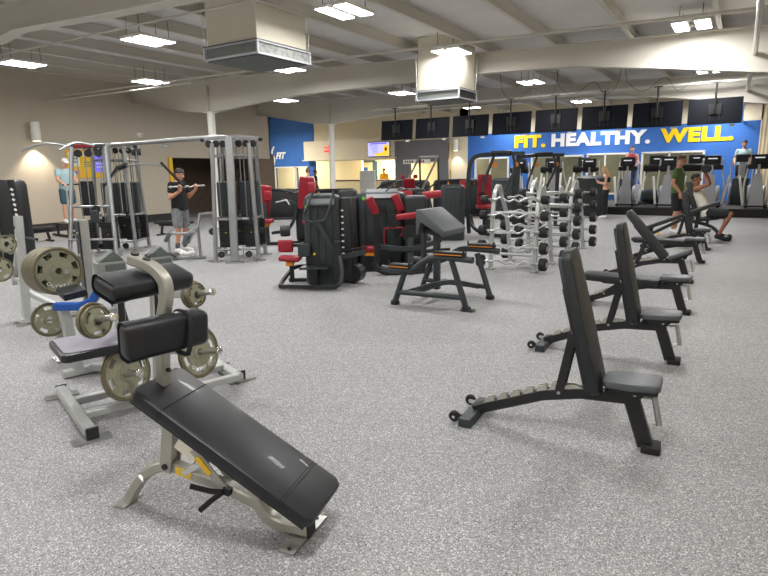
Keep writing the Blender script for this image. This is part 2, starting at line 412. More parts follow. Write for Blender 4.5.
LDESC = {0: 'near the left wall', 1: 'over the cable machines row', 2: 'over the middle machines row', 3: 'over the black benches row'}
for k, x in enumerate(LX):
    for j, y in enumerate(LY[x]):
        lab = 'twin panel ceiling light %s, %s' % (LDESC[k], ['behind the viewer', 'above the viewer', 'nearest in view', 'second in view', 'third in view', 'farthest one'][j])
        loc = (x, y, 3.9)
        L0 = L0 or None
        if L0 is None: L0 = make_light(loc, lab)
        else: dup(L0, loc, 0, lab)
        ld = bpy.data.lights.new('panel_lamp', 'AREA'); ld.shape = 'RECTANGLE'; ld.size = 0.56; ld.size_y = 0.70
        ld.energy = LAMP_W; ld.color = (1.0, 0.985, 0.955)
        lo = bpy.data.objects.new('panel_lamp', ld); COL.objects.link(lo); lo.location = (x, y, 3.885)
for x in (-9.15, -5.25, -1.0):  # extra fixture row behind the televisions, added to brighten the far wall
    dup(L0, (x, 25.0, 3.82), 0, 'added twin panel ceiling light that brightens the far wall, %s' % {-9.15: 'left end of the sign', -5.25: 'middle of the sign', -1.0: 'right end of the sign'}[x])
    ld = bpy.data.lights.new('panel_lamp', 'AREA'); ld.shape = 'RECTANGLE'; ld.size = 0.56; ld.size_y = 0.70; ld.energy = LAMP_W*0.75; ld.color = (1.0, 0.985, 0.955)
    lo = bpy.data.objects.new('panel_lamp', ld); COL.objects.link(lo); lo.location = (x, 25.0, 3.805)
# rooms beyond the far wall are lit by their own ceiling lamps; the last, in the side room, is added to brighten the blue wall
for (x, y, z, p, c) in ((-9.5, 28, 3.0, 45, (1, 0.95, 0.86)), (-5.5, 28, 3.0, 45, (1, 0.93, 0.8)), (-1.5, 28, 3.0, 45, (1, 0.93, 0.8)), (-18.5, 29.8, 2.9, 320, (1, 0.9, 0.7)), (-13.5, 29.0, 3.0, 90, (1, 0.93, 0.8)), (-24.0, 28.0, 3.0, 260, (1, 0.95, 0.82)), (-21.5, 22.5, 3.9, 330, (1, 0.96, 0.88))):
    ld = bpy.data.lights.new('room_lamp', 'AREA'); ld.size = 1.0; ld.energy = p; ld.color = c
    lo = bpy.data.objects.new('room_lamp', ld); COL.objects.link(lo); lo.location = (x, y, z)
# ================================================================== ADJUSTABLE BENCHES
def V2(x, z): return (x, 0, z)
def plinth(t): pass
def adj_bench(label, loc, rz, back=76, seat=3, strut_x=-0.52):
    """x runs from the wheels (-1.1) to the foot (0)"""
    t = thing('adjustable_bench', label, 'weight bench', loc, rz, 'black adjustable benches in a row')
    m = MB()
    m.bar([V2(-1.06, 0.055), V2(-0.62, 0.235), V2(-0.40, 0.285), V2(-0.12, 0.30)], 0.06, 0.07)
    m.build('frame', 'black', t)
    MB().bar([V2(-0.135, 0.345), V2(-0.03, 0.03)], 0.065, 0.085).build('leg', 'black', t)
    MB().box((0.0, 0, 0.022), (0.10, 0.13, 0.044), bev=0.008, seg=2).build('foot', 'rubber', t)
    MB().box((-1.06, 0, 0.03), (0.085, 0.40, 0.06), bev=0.006).build('cross_bar', 'dark', t)
    for s in (-1, 1):
        w = MB().lathe([(0.012, -0.014), (0.03, -0.016), (0.036, -0.010), (0.036, 0.010), (0.03, 0.016), (0.012, 0.014)], (-1.145, s*0.150, 0.045), (0, 1, 0), 20).build('wheel', 'rubber', t)
        MB().cyl((-1.145, s*0.150-0.02, 0.045), (-1.145, s*0.150+0.02, 0.045), 0.010, 12).bar([(-1.145, s*0.13, 0.045), (-1.09, s*0.13, 0.04)], 0.012, 0.03).build('hub', 'chrome', w)
    # notched ladder plate on top of the frame
    pts = [(-1.0, 0.095)]; n = 6
    for i in range(n):
        x = -0.98+i*0.082; z = 0.150+i*0.034
        pts += [(x, z), (x+0.052, z+0.018), (x+0.058, z-0.012), (x+0.078, z-0.002)]
    pts += [(-0.44, 0.33), (-0.36, 0.31), (-0.36, 0.28)]
    MB().prism(pts, (0, 0.022, 0), (1, 0, 0), (0, 0, 1), 0.008).prism(pts, (0, -0.022, 0), (1, 0, 0), (0, 0, 1), 0.008).build('ladder', 'worn', t)
    # backrest
    a = math.radians(180-back); px_, pz = -0.335, 0.315
    d = Vector((math.cos(a), 0, math.sin(a))); nrm = Vector((math.sin(a), 0, -math.cos(a)))
    if back < 10: px_, pz = -0.27, 0.305
    L = 0.84; poly = [(-0.12, 0), (-0.15, 0.03), (-0.15, L*0.55), (-0.13, L-0.04), (-0.10, L), (0.10, L), (0.13, L-0.04), (0.15, L*0.55), (0.15, 0.03), (0.12, 0)]
    o = Vector((px_, 0, pz)) + nrm*0.035
    b = MB().prism(poly, o, (0, 1, 0), tuple(d), 0.058, bev=0.012).build('backrest', 'vinyl_dull', t)
    o2 = Vector((px_, 0, pz)) - nrm*0.005
    p2 = [(x*0.94, 0.02+y*0.94) for x, y in poly]
    MB().prism(p2, o2, (0, 1, 0), tuple(d), 0.02).build('back_plate', 'black', b)
    rail = MB(); q0 = Vector((px_, 0, pz))-nrm*0.03
    rail.bar([q0-d*0.02, q0+d*0.62], 0.05, 0.035, hint=tuple(nrm)); rail.build('back_rail', 'black', t)
    # support strut
    sp = q0 + d*(0.36 if back > 30 else 0.42); 
    if back < 10: bt = Vector((-0.86, 0, 0.15))
    elif back < 60: bt = Vector((-0.70, 0, 0.215))
    else: bt = Vector((strut_x, 0, 0.275))
    s_ = MB()
    for y in (-0.036, 0.036): s_.bar([(sp.x, y, sp.z), (bt.x, y, bt.z)], 0.012, 0.05, hint=(0, 0, 1) if back < 10 else (1, 0, 0))
    s_.bar([(sp.x, 0, sp.z), (sp.x+(bt.x-sp.x)*0.8, 0, sp.z+(bt.z-sp.z)*0.8)], 0.06, 0.03, hint=(0, 0, 1) if back < 10 else (1, 0, 0))
    s_.build('strut', 'black', t)
    bo = MB()
    for c in (sp, bt, Vector((-0.33, 0, 0.31)), Vector((-0.10, 0, 0.335))): bo.cyl((c.x, -0.05, c.z), (c.x, 0.05, c.z), 0.010, 10)
    bo.build('pivot_pin', 'steel', t)
    # seat
    sa = math.radians(seat); M_ = lambda x, z: (-0.12+x*math.cos(sa)-z*math.sin(sa), 0, 0.352+x*math.sin(sa)+z*math.cos(sa))
    ux = (math.cos(sa), 0, math.sin(sa)); uz = (-math.sin(sa), 0, math.cos(sa))
    sp_ = [(-0.15, -0.08), (-0.13, -0.105), (0.0, -0.12), (0.13, -0.115), (0.155, -0.09), (0.155, 0.09), (0.13, 0.115), (0.0, 0.12), (-0.13, 0.105), (-0.15, 0.08)]
    c0 = M_(0, 0.045)
    MB().prism(sp_, c0, ux, (0, 1, 0), 0.042, bev=0.012).build('seat', 'vinyl_grey', t)
    c1 = M_(0, 0.008)
    sb = MB().prism([(x*0.9, y*0.8) for x, y in sp_], c1, ux, (0, 1, 0), 0.02).prism([(-0.12, 0), (-0.06, -0.05), (0.05, -0.05), (0.10, 0)], c1, ux, uz, 0.07)
    sb.build('seat_bracket', 'black', t)
    h = MB().tube([(-0.06, 0, 0.31), (0.00, 0, 0.315)], 0.007, 8).tube([(-0.02, 0, 0.165), (0.035, 0, 0.17)], 0.007, 8).tube([(0.0, 0, 0.325), (0.035, 0, 0.16)], 0.017, 12)
    h.build('front_handle', 'steel', t)
    return t
adj_bench('black adjustable bench nearest the viewer, backrest upright, alone on the open grey floor', (-0.325, 3.40, 0), math.radians(3), 76, 3)
adj_bench('second upright black adjustable bench, directly behind the nearest one', (-0.37, 5.13, 0), math.radians(2), 78, 4)
adj_bench('black adjustable bench laid flat, just behind the second upright bench', (-0.43, 6.98, 0), math.radians(-2), 1, 2)
adj_bench('black adjustable bench half reclined with its seat tilted up, between two flat benches', (-0.54, 8.93, 0), math.radians(-2), 50, 24)
adj_bench('black adjustable bench laid flat behind the half reclined one', (-0.50, 10.9, 0), math.radians(-2), 1, 2)
adj_bench('farthest upright black adjustable bench, just in front of the green shirt man', (-0.50, 12.6, 0), math.radians(-2), 78, 3)

# ================================================================== DECLINE SIT-UP BENCH (foreground)
def decline_bench():
    t = thing('decline_bench', 'silver framed sit-up bench with long sloping black pad and roller pads, in the foreground', 'weight bench', (-2.48, 1.55, 0), math.radians(14))
    P = lambda x, z, y=0: (x, y, z)
    a = Vector(P(0.235, 0.685, -0.0)); b = Vector(P(1.085, 0.190, 0.0)); d = (b-a).normalized(); n = Vector((-d.z, 0, d.x)); L = (b-a).length
    w = 0.172
    q = [(0.03, -w), (L-0.03, -w), (L, -w+0.03), (L, w-0.03), (L-0.03, w), (0.03, w), (0, w-0.03), (0, -w+0.03)]
    pad = MB().prism(q, a-n*0.030, tuple(d), (0, 1, 0), 0.056, bev=0.013).build('pad', 'vinyl', t)
    for u in (0.17, L-0.165, L-0.150):
        sm = MB(); r = 0.0022
        sm.tube([a+d*u-n*0.045+Vector((0, -w-0.001, 0)), a+d*u-n*0.008+Vector((0, -w-0.001, 0)), a+d*u-n*0.001+Vector((0, -w+0.012, 0)), a+d*u-n*0.001+Vector((0, w-0.012, 0)), a+d*u-n*0.008+Vector((0, w+0.001, 0))], r, 6)
        sm.build('stitched_seam', 'rubber', pad)
    q = [(0.02, -w+0.012), (L-0.02, -w+0.012), (L-0.02, w-0.012), (0.02, w-0.012)]
    MB().prism(q, a-n*0.064, tuple(d), (0, 1, 0), 0.014).build('pad_board', 'black', t)
    o = a-n*0.095
    MB().bar([o+d*0.10, o+d*0.66], 0.055, 0.045, hint=tuple(n)).build('pad_rail', 'silver_w', t)
    # arched leg and main beam are one bent box section
    pts = smooth([P(0.0, 0.006), P(0.04, 0.075), P(0.104, 0.155), P(0.19, 0.217), P(0.26, 0.236), P(0.33, 0.232), P(0.42, 0.208)], 5)+[Vector(P(0.56, 0.183)), Vector(P(0.68, 0.150))]
    MB().bar(pts, 0.055, 0.05, hint=(0.6, 0, 0.8)).build('arched_leg', 'silver_w', t)
    f = MB().bar([P(0.62, 0.165), P(0.735, 0.128), P(0.765, 0.085), P(0.80, 0.052), P(0.86, 0.038), P(0.99, 0.036)], 0.068, 0.055).build('front_beam', 'silver_w', t)
    MB().box(P(0.993, 0.036), (0.01, 0.072, 0.06)).build('end_cap', 'black', f)
    MB().box(P(-0.012, 0.004), (0.07, 0.13, 0.008)).build('rear_foot_plate', 'steel', t)
    pl = MB().box(P(0.955, 0.004), (0.075, 0.30, 0.007), r=(0, 0, -0.1)).build('front_foot_plate', 'steel', t)
    for s in (-1, 1): MB().cyl(P(0.955+s*0.011, 0.006, s*0.12), P(0.955+s*0.011, 0.012, s*0.12), 0.009, 10).build('plate_bolt', 'black', pl)
    u = MB()
    for y in (-0.034, 0.034): u.bar([P(0.262, 0.22, y), P(0.318, 0.545, y)], 0.012, 0.062, hint=(1, 0, 0))
    u.bar([P(0.275, 0.27), P(0.31, 0.5)], 0.05, 0.03, hint=(1, 0, 0))
    u.build('upright_link', 'silver_w', t)
    MB().cyl(P(0.268, 0.25, -0.048), P(0.268, 0.25, 0.048), 0.015, 12).build('pivot_bolt', 'black', t)
    MB().box(P(0.40, 0.36), (0.12, 0.07, 0.09), r=(0, 0.58, 0)).build('hinge_housing', 'cream', t)
    s_ = MB()
    for y in (-0.03, 0.03): s_.bar([P(0.36, 0.225, y), P(0.50, 0.31, y)], 0.010, 0.026)
    s_.build('adjuster_strut', 'chrome', t)
    s_ = MB()
    for y in (-0.036, 0.036): s_.bar([P(0.43, 0.36, y), P(0.585, 0.18, y)], 0.010, 0.04)
    s2 = s_.build('rail_link', 'silver_w', t)
    MB().bar([P(0.452, 0.325, -0.044), P(0.515, 0.25, -0.044)], 0.004, 0.028).build('yellow_strip', 'yellow', s2)
    MB().bar([P(0.315, 0.233, -0.0275), P(0.40, 0.217, -0.0275)], 0.004, 0.042).build('caution_label', 'label_y', t)
    MB().tube([P(0.58, 0.175, -0.05), P(0.52, 0.178, -0.062), P(0.43, 0.195, -0.075)], 0.013, 10).tube([P(0.58, 0.175, -0.05), P(0.545, 0.15, -0.085), P(0.49, 0.10, -0.10)], 0.013, 10).build('adjust_lever', 'rubber', t)
    MB().box(P(0.598, 0.178), (0.036, 0.10, 0.036), r=(0, 0.25, 0)).build('pivot_block', 'black', t)
    mp = smooth([P(0.270, 0.56), P(0.282, 0.76), P(0.305, 0.95), P(0.332, 1.06), P(0.332, 1.135), P(0.285, 1.190), P(0.215, 1.218), P(0.165, 1.232)], 5)
    ms = MB().bar(mp, 0.058, 0.046, hint=(1, 0, 0.5)).build('mast', 'silver_w', t)
    for x, z in ((0.185, 1.246), (0.245, 1.224)):
        MB().cyl(P(x, z), P(x+0.004, z+0.014), 0.018, 14).build('mast_bolt', 'black', ms)
    text_mesh('mast_lettering', 'S', 0.06, 'rubber', ms, P(0.225, 1.252, 0.02), (0, 0.38, -PI/4), 0.001, 0.003)
    MB().cyl(P(0.302, 0.72), P(0.314, 0.72), 0.010, 10).build('mast_bolt', 'black', ms)
    def roller(c, L_, az, h, dpt, tilt):
        m = MB().box((0, 0, 0), (dpt, L_, h), r=(0, tilt, 0), bev=0.034, seg=4); r = m.build('roller_pad', 'vinyl', t)
        r.location = c; r.rotation_euler = (0, 0, math.radians(az-90-14))
        MB().box((0, -L_/2+0.035, 0), (dpt+0.004, 0.006, h+0.004), r=(0, tilt, 0), bev=0.035, seg=4).build('seam', 'black', r)
        return r
    r2 = roller((0.375, -0.075, 0.92), 0.38, 80, 0.165, 0.105, 0.1)
    roller((0.220, 0.015, 1.128), 0.41, 87, 0.088, 0.18, 0.28)
    lp = []
    for i in range(22):
        a_ = 2*PI*i/22; k = (abs(math.cos(a_))**5+abs(math.sin(a_))**5)**-0.2
        lp.append((0.070*k*math.cos(a_), 0.075+0.012*math.sin(a_), -0.012+0.092*k*math.sin(a_)))
    MB().tube(lp, 0.011, 8, closed=True, hint=(0, 1, 0)).build('strap_loop', 'rubber', r2)
    return t
decline_bench()
# ================================================================== WEIGHT PLATES AND PLATE MACHINES
def plate_parts(t, r, th, slots=6, c=(0, 0, 0), cls='plate', word=None):
    """weight plate, axis along +x from c"""
    m = MB(); n = 40
    m.lathe([(0.027, -th*0.5), (r*0.30, -th*0.5), (r*0.30, -th*0.28), (r*0.42, -th*0.25)], c, (1, 0, 0), n)
    m.lathe([(r*0.42, th*0.25), (r*0.30, th*0.28), (r*0.30, th*0.5), (0.027, th*0.5), (0.027, -th*0.5)], c, (1, 0, 0), n)
    # web with slots
    bm = m.bm; c_ = Vector(c); K = slots*8
    def ring(rr, h): return [bm.verts.new(c_+Vector((h, rr*math.cos(2*PI*i/K), rr*math.sin(2*PI*i/K)))) for i in range(K)]
    rr = [r*0.42, r*0.60, r*0.80, r*0.86]; F = [ring(x, th*0.25) for x in rr]; B = [ring(x, -th*0.25) for x in rr]
    for i in range(K):
        j = (i+1) % K
        for k in range(3):
            hole = (k == 1 and (i % 8) < 4)
            if hole:
                for (p, q, s2, u) in ((F[1][i], F[1][j], B[1][j], B[1][i]), (F[2][j], F[2][i], B[2][i], B[2][j])): bm.faces.new((p, q, s2, u))
                if i % 8 == 0: bm.faces.new((F[1][i], B[1][i], B[2][i], F[2][i]))
                if i % 8 == 3: bm.faces.new((F[2][j], B[2][j], B[1][j], F[1][j]))
            else:
                bm.faces.new((F[k][i], F[k][j], F[k+1][j], F[k+1][i])); bm.faces.new((B[k+1][i], B[k+1][j], B[k][j], B[k][i]))
    o = m.build('disc', cls, t, ang=40)
    MB().lathe([(r*0.86, th*0.3), (r*0.89, th*0.5), (r*0.97, th*0.5), (r, th*0.38), (r, -th*0.38), (r*0.97, -th*0.5), (r*0.89, -th*0.5), (r*0.86, -th*0.3), (r*0.86, th*0.3)], c, (1, 0, 0), 44).build('rim', 'plate_d', t)
    if word:
        for k, ch in enumerate(word):
            a = math.radians(-90+(k-(len(word)-1)/2)*13)
            text_mesh('raised_letter', ch, r*0.2, 'label', o, (c[0]+th*0.26, c[1]+r*0.70*math.cos(a), c[2]+r*0.70*math.sin(a)), (PI/2, 0, PI/2), 0.002, 0.001, align='CENTER')
def weight_plate(label, loc, axis_az, r, th=0.035, tilt=0.0, slots=6, word=None):
    t = thing('weight_plate', label, 'weight plate', loc, 0, 'grey weight plates')
    t.rotation_euler = (0, -tilt, axis_az)
    plate_parts(t, r, th, slots, word=word); return t

def plate_machine():
    """silver plate-loaded machine behind the sit-up bench"""
    O = Vector((-3.75, 2.55, 0)); rz = math.radians(-19.6)
    t = thing('plate_loaded_machine', 'silver plate-loaded machine with worn grey seat and four loaded plates, behind the sit-up bench', 'exercise machine', O, rz)
    MB().bar([(-0.27, -0.50, 0.05), (0.66, -0.50, 0.05)], 0.07, 0.07).build('left_cross_member', 'silver', t)
    MB().bar([(-0.25, 0.62, 0.05), (0.36, 0.62, 0.05)], 0.07, 0.07).build('right_cross_member', 'silver', t)
    for x in (0.10, 0.40):
        MB().bar([(x, -0.47, 0.075), (x, 0.60, 0.075)], 0.06, 0.05).build('base_rail', 'silver', t)
    for (x, y) in ((-0.27, -0.50), (0.66, -0.50), (-0.2, 0.66), (0.30, 0.66)):
        f = MB().box((x, y, 0.008), (0.09, 0.22, 0.012)).build('foot_plate', 'steel', t)
        MB().box((x+(0.02 if x > 0 else -0.02), y*0.99, 0.05), (0.012, 0.072, 0.072)).build('end_cap', 'black', f)
    # twin uprights, silver outside with dark inner face
    for s, y in ((-1, -0.12), (1, 0.13)):
        u = MB().bar([(0.16, y-0.05, 0.08), (0.10, y, 0.80)], 0.09, 0.06, hint=(0, 1, 0)).build('upright', 'silver', t)
        MB().bar([(0.202, y-0.045, 0.12), (0.146, y, 0.76)], 0.008, 0.045, hint=(0, 1, 0)).build('upright_insert', 'black', u)
    MB().bar([(0.1, -0.25, 0.82), (0.1, 0.30, 0.82)], 0.08, 0.07).build('top_beam', 'silver', t)
    # wedge shaped cast housings
    for y in (-0.155, 0.165):
        h = MB().box((0.10, y, 0.975), (0.12, 0.19, 0.09), bev=0.006).build('cast_housing', 'wedge', t)
        MB().box((0.162, y+0.02, 0.975), (0.008, 0.13, 0.06), bev=0.003).build('dark_panel', 'wedge_d', h)
        MB().prism([(-0.085, 0), (0.085, 0), (0.02, 0.075)], (0.10, y, 1.02), (0, 1, 0), (0, 0, 1), 0.10, bev=0.004).build('wedge', 'wedge_d', h)
        MB().bar([(0.1, y, 0.90), (0.1, y*0.75, 0.80)], 0.06, 0.06).build('bracket', 'silver', t)
    # horn arms
    for (x, y, z, sx) in ((0.40, -0.24, 0.30, 1), (0.42, 0.30, 0.34, 1), (0.42, -0.36, 0.70, 1), (0.38, 0.30, 0.76, 1)):
        tip = 0.20
        MB().bar([(0.14, y*0.5, z-0.02), (x-0.04, y, z)], 0.05, 0.05).build('arm', 'silver', t)
        ex, ey = x+tip*0.92, y+tip*0.42
        h = MB().cyl((x-0.05, y-0.02, z-0.01), (ex, ey, z+0.035), 0.021, 16).build('loading_horn', 'steel', t)
        MB().lathe([(0.0, 0.008), (0.024, 0.006), (0.028, 0), (0.028, -0.01), (0.0, -0.012)], (ex, ey, z+0.035), (0.92, 0.42, 0.15), 16).build('horn_cap', 'chrome', h)
    # seat
    sp = [(-0.235, -0.20), (-0.205, -0.23), (0.205, -0.23), (0.235, -0.20), (0.235, 0.20), (0.205, 0.23), (-0.205, 0.23), (-0.235, 0.20)]
    s = MB().prism(sp, (0.26, -0.35, 0.49), (1, 0, 0), (0, 1, 0), 0.055, bev=0.014).build('seat', 'vinyl', t)
    MB().prism([(x*0.9, y*0.9) for x, y in sp], (0.26, -0.35, 0.521), (1, 0, 0), (0, 1, 0), 0.006).build('worn_seat_top', 'vinyl_lilac', s)
    MB().bar([(0.20, -0.28, 0.49), (0.2, -0.2, 0.08)], 0.07, 0.07, hint=(1, 0, 0)).build('seat_post', 'silver', t)
    MB().ball((0.32, 0.02, 0.42), (0.05, 0.05, 0.05)).build('pull_pin_knob', 'yellow', t)
    return O, rz
O_, rz_ = plate_machine()
def loc_of(O, rz, p): return (O.x+p[0]*math.cos(rz)-p[1]*math.sin(rz), O.y+p[0]*math.sin(rz)+p[1]*math.cos(rz), p[2])
for (p, r, lab, w) in (((0.42, -0.20, 0.30), 0.188, 'large slotted grey plate low on the silver machine, left of the sit-up bench mast', None),
                    ((0.42, 0.30, 0.34), 0.188, 'large slotted grey plate low on the silver machine, right of the sit-up bench mast', 'OLYMPIC'),
                    ((0.45, -0.35, 0.69), 0.105, 'small grey plate in front on the upper left horn, above the worn seat', None),
                    ((0.41, -0.36, 0.69), 0.118, 'small grey plate hidden second on the upper left horn, above the worn seat', None),
                    ((0.43, 0.31, 0.765), 0.088, 'small grey plate outermost on the upper right horn of the silver machine', None),
                    ((0.39, 0.30, 0.76), 0.100, 'grey plate innermost on the upper right horn of the silver machine', None)):
    weight_plate(lab, loc_of(O_, rz_, p), rz_+0.43, r, 0.03, 0.14, 6 if r > 0.15 else 3, w)

# barbell bench uprights at the left with their loaded plates
def barbell_bench():
    O = Vector((-6.66, 3.26, 0)); rz = math.radians(-16)
    t = thing('barbell_bench', 'silver bench upright with drilled post, diagonal brace and blue catch, leftmost in the room', 'weight bench', O, rz)
    zt = 1.19
    u = MB().bar([(0, -0.05, 0.06), (0, 0.0, zt)], 0.10, 0.08, hint=(0, 1, 0)).build('upright', 'silver', t)
    for k in range(4): MB().cyl((0.0, -0.055, zt-0.12-k*0.2), (0, -0.038, zt-0.12-k*0.2), 0.018, 10).build('bolt', 'rubber', u)
    MB().box((0.0, -0.052, zt-0.32), (0.04, 0.012, 0.16)).build('label_plate', 'label', u)
    MB().bar([(-0.02, -0.02, 0.92), (-0.75, 0.0, 0.35)], 0.06, 0.05).build('brace', 'silver', t)
    MB().bar([(-0.9, 0, 0.42), (0, 0, 0.45)], 0.06, 0.05).build('cross_beam', 'silver', t)
    MB().bar([(0, 0.62, 0.04), (0, -0.12, 0.04)], 0.10, 0.06).build('base_foot', 'silver', t)
    MB().box((0, -0.12, 0.008), (0.22, 0.10, 0.014)).build('foot_plate', 'steel', t)
    MB().bar([(0, 0, 0.34), (1.0, 0.1, 0.30)], 0.05, 0.06).build('lower_beam', 'silver', t)
    MB().bar([(0.05, 0.05, 0.16), (1.0, 0.15, 0.16)], 0.05, 0.06).build('floor_beam', 'silver', t)
    MB().tube([(-0.9, 0.05, 0.92), (0.5, 0.05, 0.97)], 0.014, 8).build('crossing_bar', 'black', t)
    MB().box((0.16, 0.1, 0.74), (0.13, 0.10, 0.10), bev=0.025, seg=2).build('blue_catch', 'blue', t)
    MB().cyl((-0.05, -0.1, 0.80), (-0.45, -0.2, 0.88), 0.024, 14).build('storage_horn', 'steel', t)
    O = Vector((-5.14, 3.06, 0)); rz = math.radians(-16)
    t = thing('plate_tree_bench', 'silver post with dark drilled facing and a thick stack of plates on its horn', 'weight bench', O, rz)
    zt = 1.21
    u = MB().bar([(0, -0.02, 0.06), (0, 0.0, zt)], 0.10, 0.09, hint=(0, 1, 0)).build('upright', 'silver', t)
    MB().bar([(0.02, -0.052, 0.45), (0.02, -0.050, zt-0.01)], 0.11, 0.014, hint=(0, 1, 0)).build('dark_facing', 'dark', u)
    for k in range(5): MB().cyl((0.02, -0.064, zt-0.12-k*0.2), (0.02, -0.055, zt-0.12-k*0.2), 0.014, 10).build('bolt', 'steel', u)
    MB().bar([(-0.03, 0.0, 1.12), (-0.42, 0.10, 0.80)], 0.075, 0.06).build('brace', 'silver', t)
    MB().bar([(-0.42, 0.10, 0.80), (-0.60, 0.15, 0.05)], 0.075, 0.06, hint=(1, 0, 0)).build('rear_post', 'silver', t)
    MB().bar([(-0.65, 0.16, 0.05), (0.15, -0.04, 0.05)], 0.075, 0.07).build('base_beam', 'silver', t)
    MB().bar([(0.20, -0.36, 0.05), (0.20, 0.4, 0.05)], 0.08, 0.07).build('base_foot', 'silver', t)
    MB().box((0.20, -0.36, 0.008), (0.20, 0.10, 0.014)).build('foot_plate', 'steel', t)
    MB().bar([(0.20, -0.34, 0.06), (0.20, -0.34, 0.52)], 0.09, 0.08, hint=(0, 1, 0)).build('plate_post', 'silver', t)
    MB().cyl((0.10, -0.42, 0.40), (0.36, -0.50, 0.42), 0.020, 14).build('storage_horn', 'steel', t)
    MB().cyl((0.0, -0.15, 0.80), (0.56, -0.31, 0.83), 0.020, 14).build('storage_horn', 'steel', t)
    MB().bar([(0.02, -0.02, 0.8), (0.02, -0.16, 0.8)], 0.06, 0.06).build('horn_bracket', 'silver', t)
    return O, rz
O2, rz2 = barbell_bench()
az = math.radians(-8)
for k in range(5):
    c = (-4.80-0.052*k*math.cos(az), 2.60-0.052*k*math.sin(az), 0.83-0.003*k)
    weight_plate('big slotted grey plate, %s of the thick stack at the left of the room' % ['outermost', 'second', 'third', 'fourth', 'innermost'][k], c, az, 0.200, 0.046, 0.1, 7, 'OLYMPIC' if k == 0 else None)
weight_plate('small grey plate hanging low below the thick stack of big plates', (-4.93, 2.55, 0.41), az, 0.145, 0.03, 0.1, 5)
weight_plate('small grey plate cut by the left edge of the photo, upper one', (-6.52, 3.04, 0.92), az, 0.095, 0.035, 0.1, 5)
weight_plate('grey plate cut by the left edge of the photo, lower and larger one', (-6.55, 2.95, 0.66), az, 0.13, 0.035, 0.1, 5)
# low seat machine with blue frame between the two
def blue_machine():
    O = Vector((-4.95, 3.05, 0)); rz = math.radians(-16)
    t = thing('blue_frame_machine', 'low seat machine with bright blue lever frame, between the barbell bench and the silver machine', 'exercise machine', O, rz)
    MB().bar([(0.58, -0.51, 0.60), (0.72, -0.37, 0.60), (0.78, -0.29, 0.64), (0.86, -0.22, 0.78), (0.88, -0.20, 0.88)], 0.06, 0.06).build('blue_lever', 'blue', t)
    MB().box((0.50, -0.36, 0.68), (0.22, 0.18, 0.06), r=(0.1, 0.1, 0), bev=0.012, seg=2).build('seat', 'vinyl', t)
    MB().bar([(0.58, -0.46, 0.60), (0.58, -0.40, 0.02)], 0.08, 0.08, hint=(0, 1, 0)).build('post', 'silver', t)
    MB().bar([(0.58, -0.52, 0.04), (0.58, -0.12, 0.04)], 0.07, 0.06).build('foot', 'silver', t)
    MB().bar([(0.58, -0.30, 0.05), (0.93, -0.06, 0.05)], 0.06, 0.06).build('base_rail', 'silver', t)
    MB().bar([(0.88, -0.18, 0.86), (0.94, -0.06, 0.04)], 0.08, 0.08, hint=(1, 0, 0)).build('back_post', 'dark', t)
blue_machine()
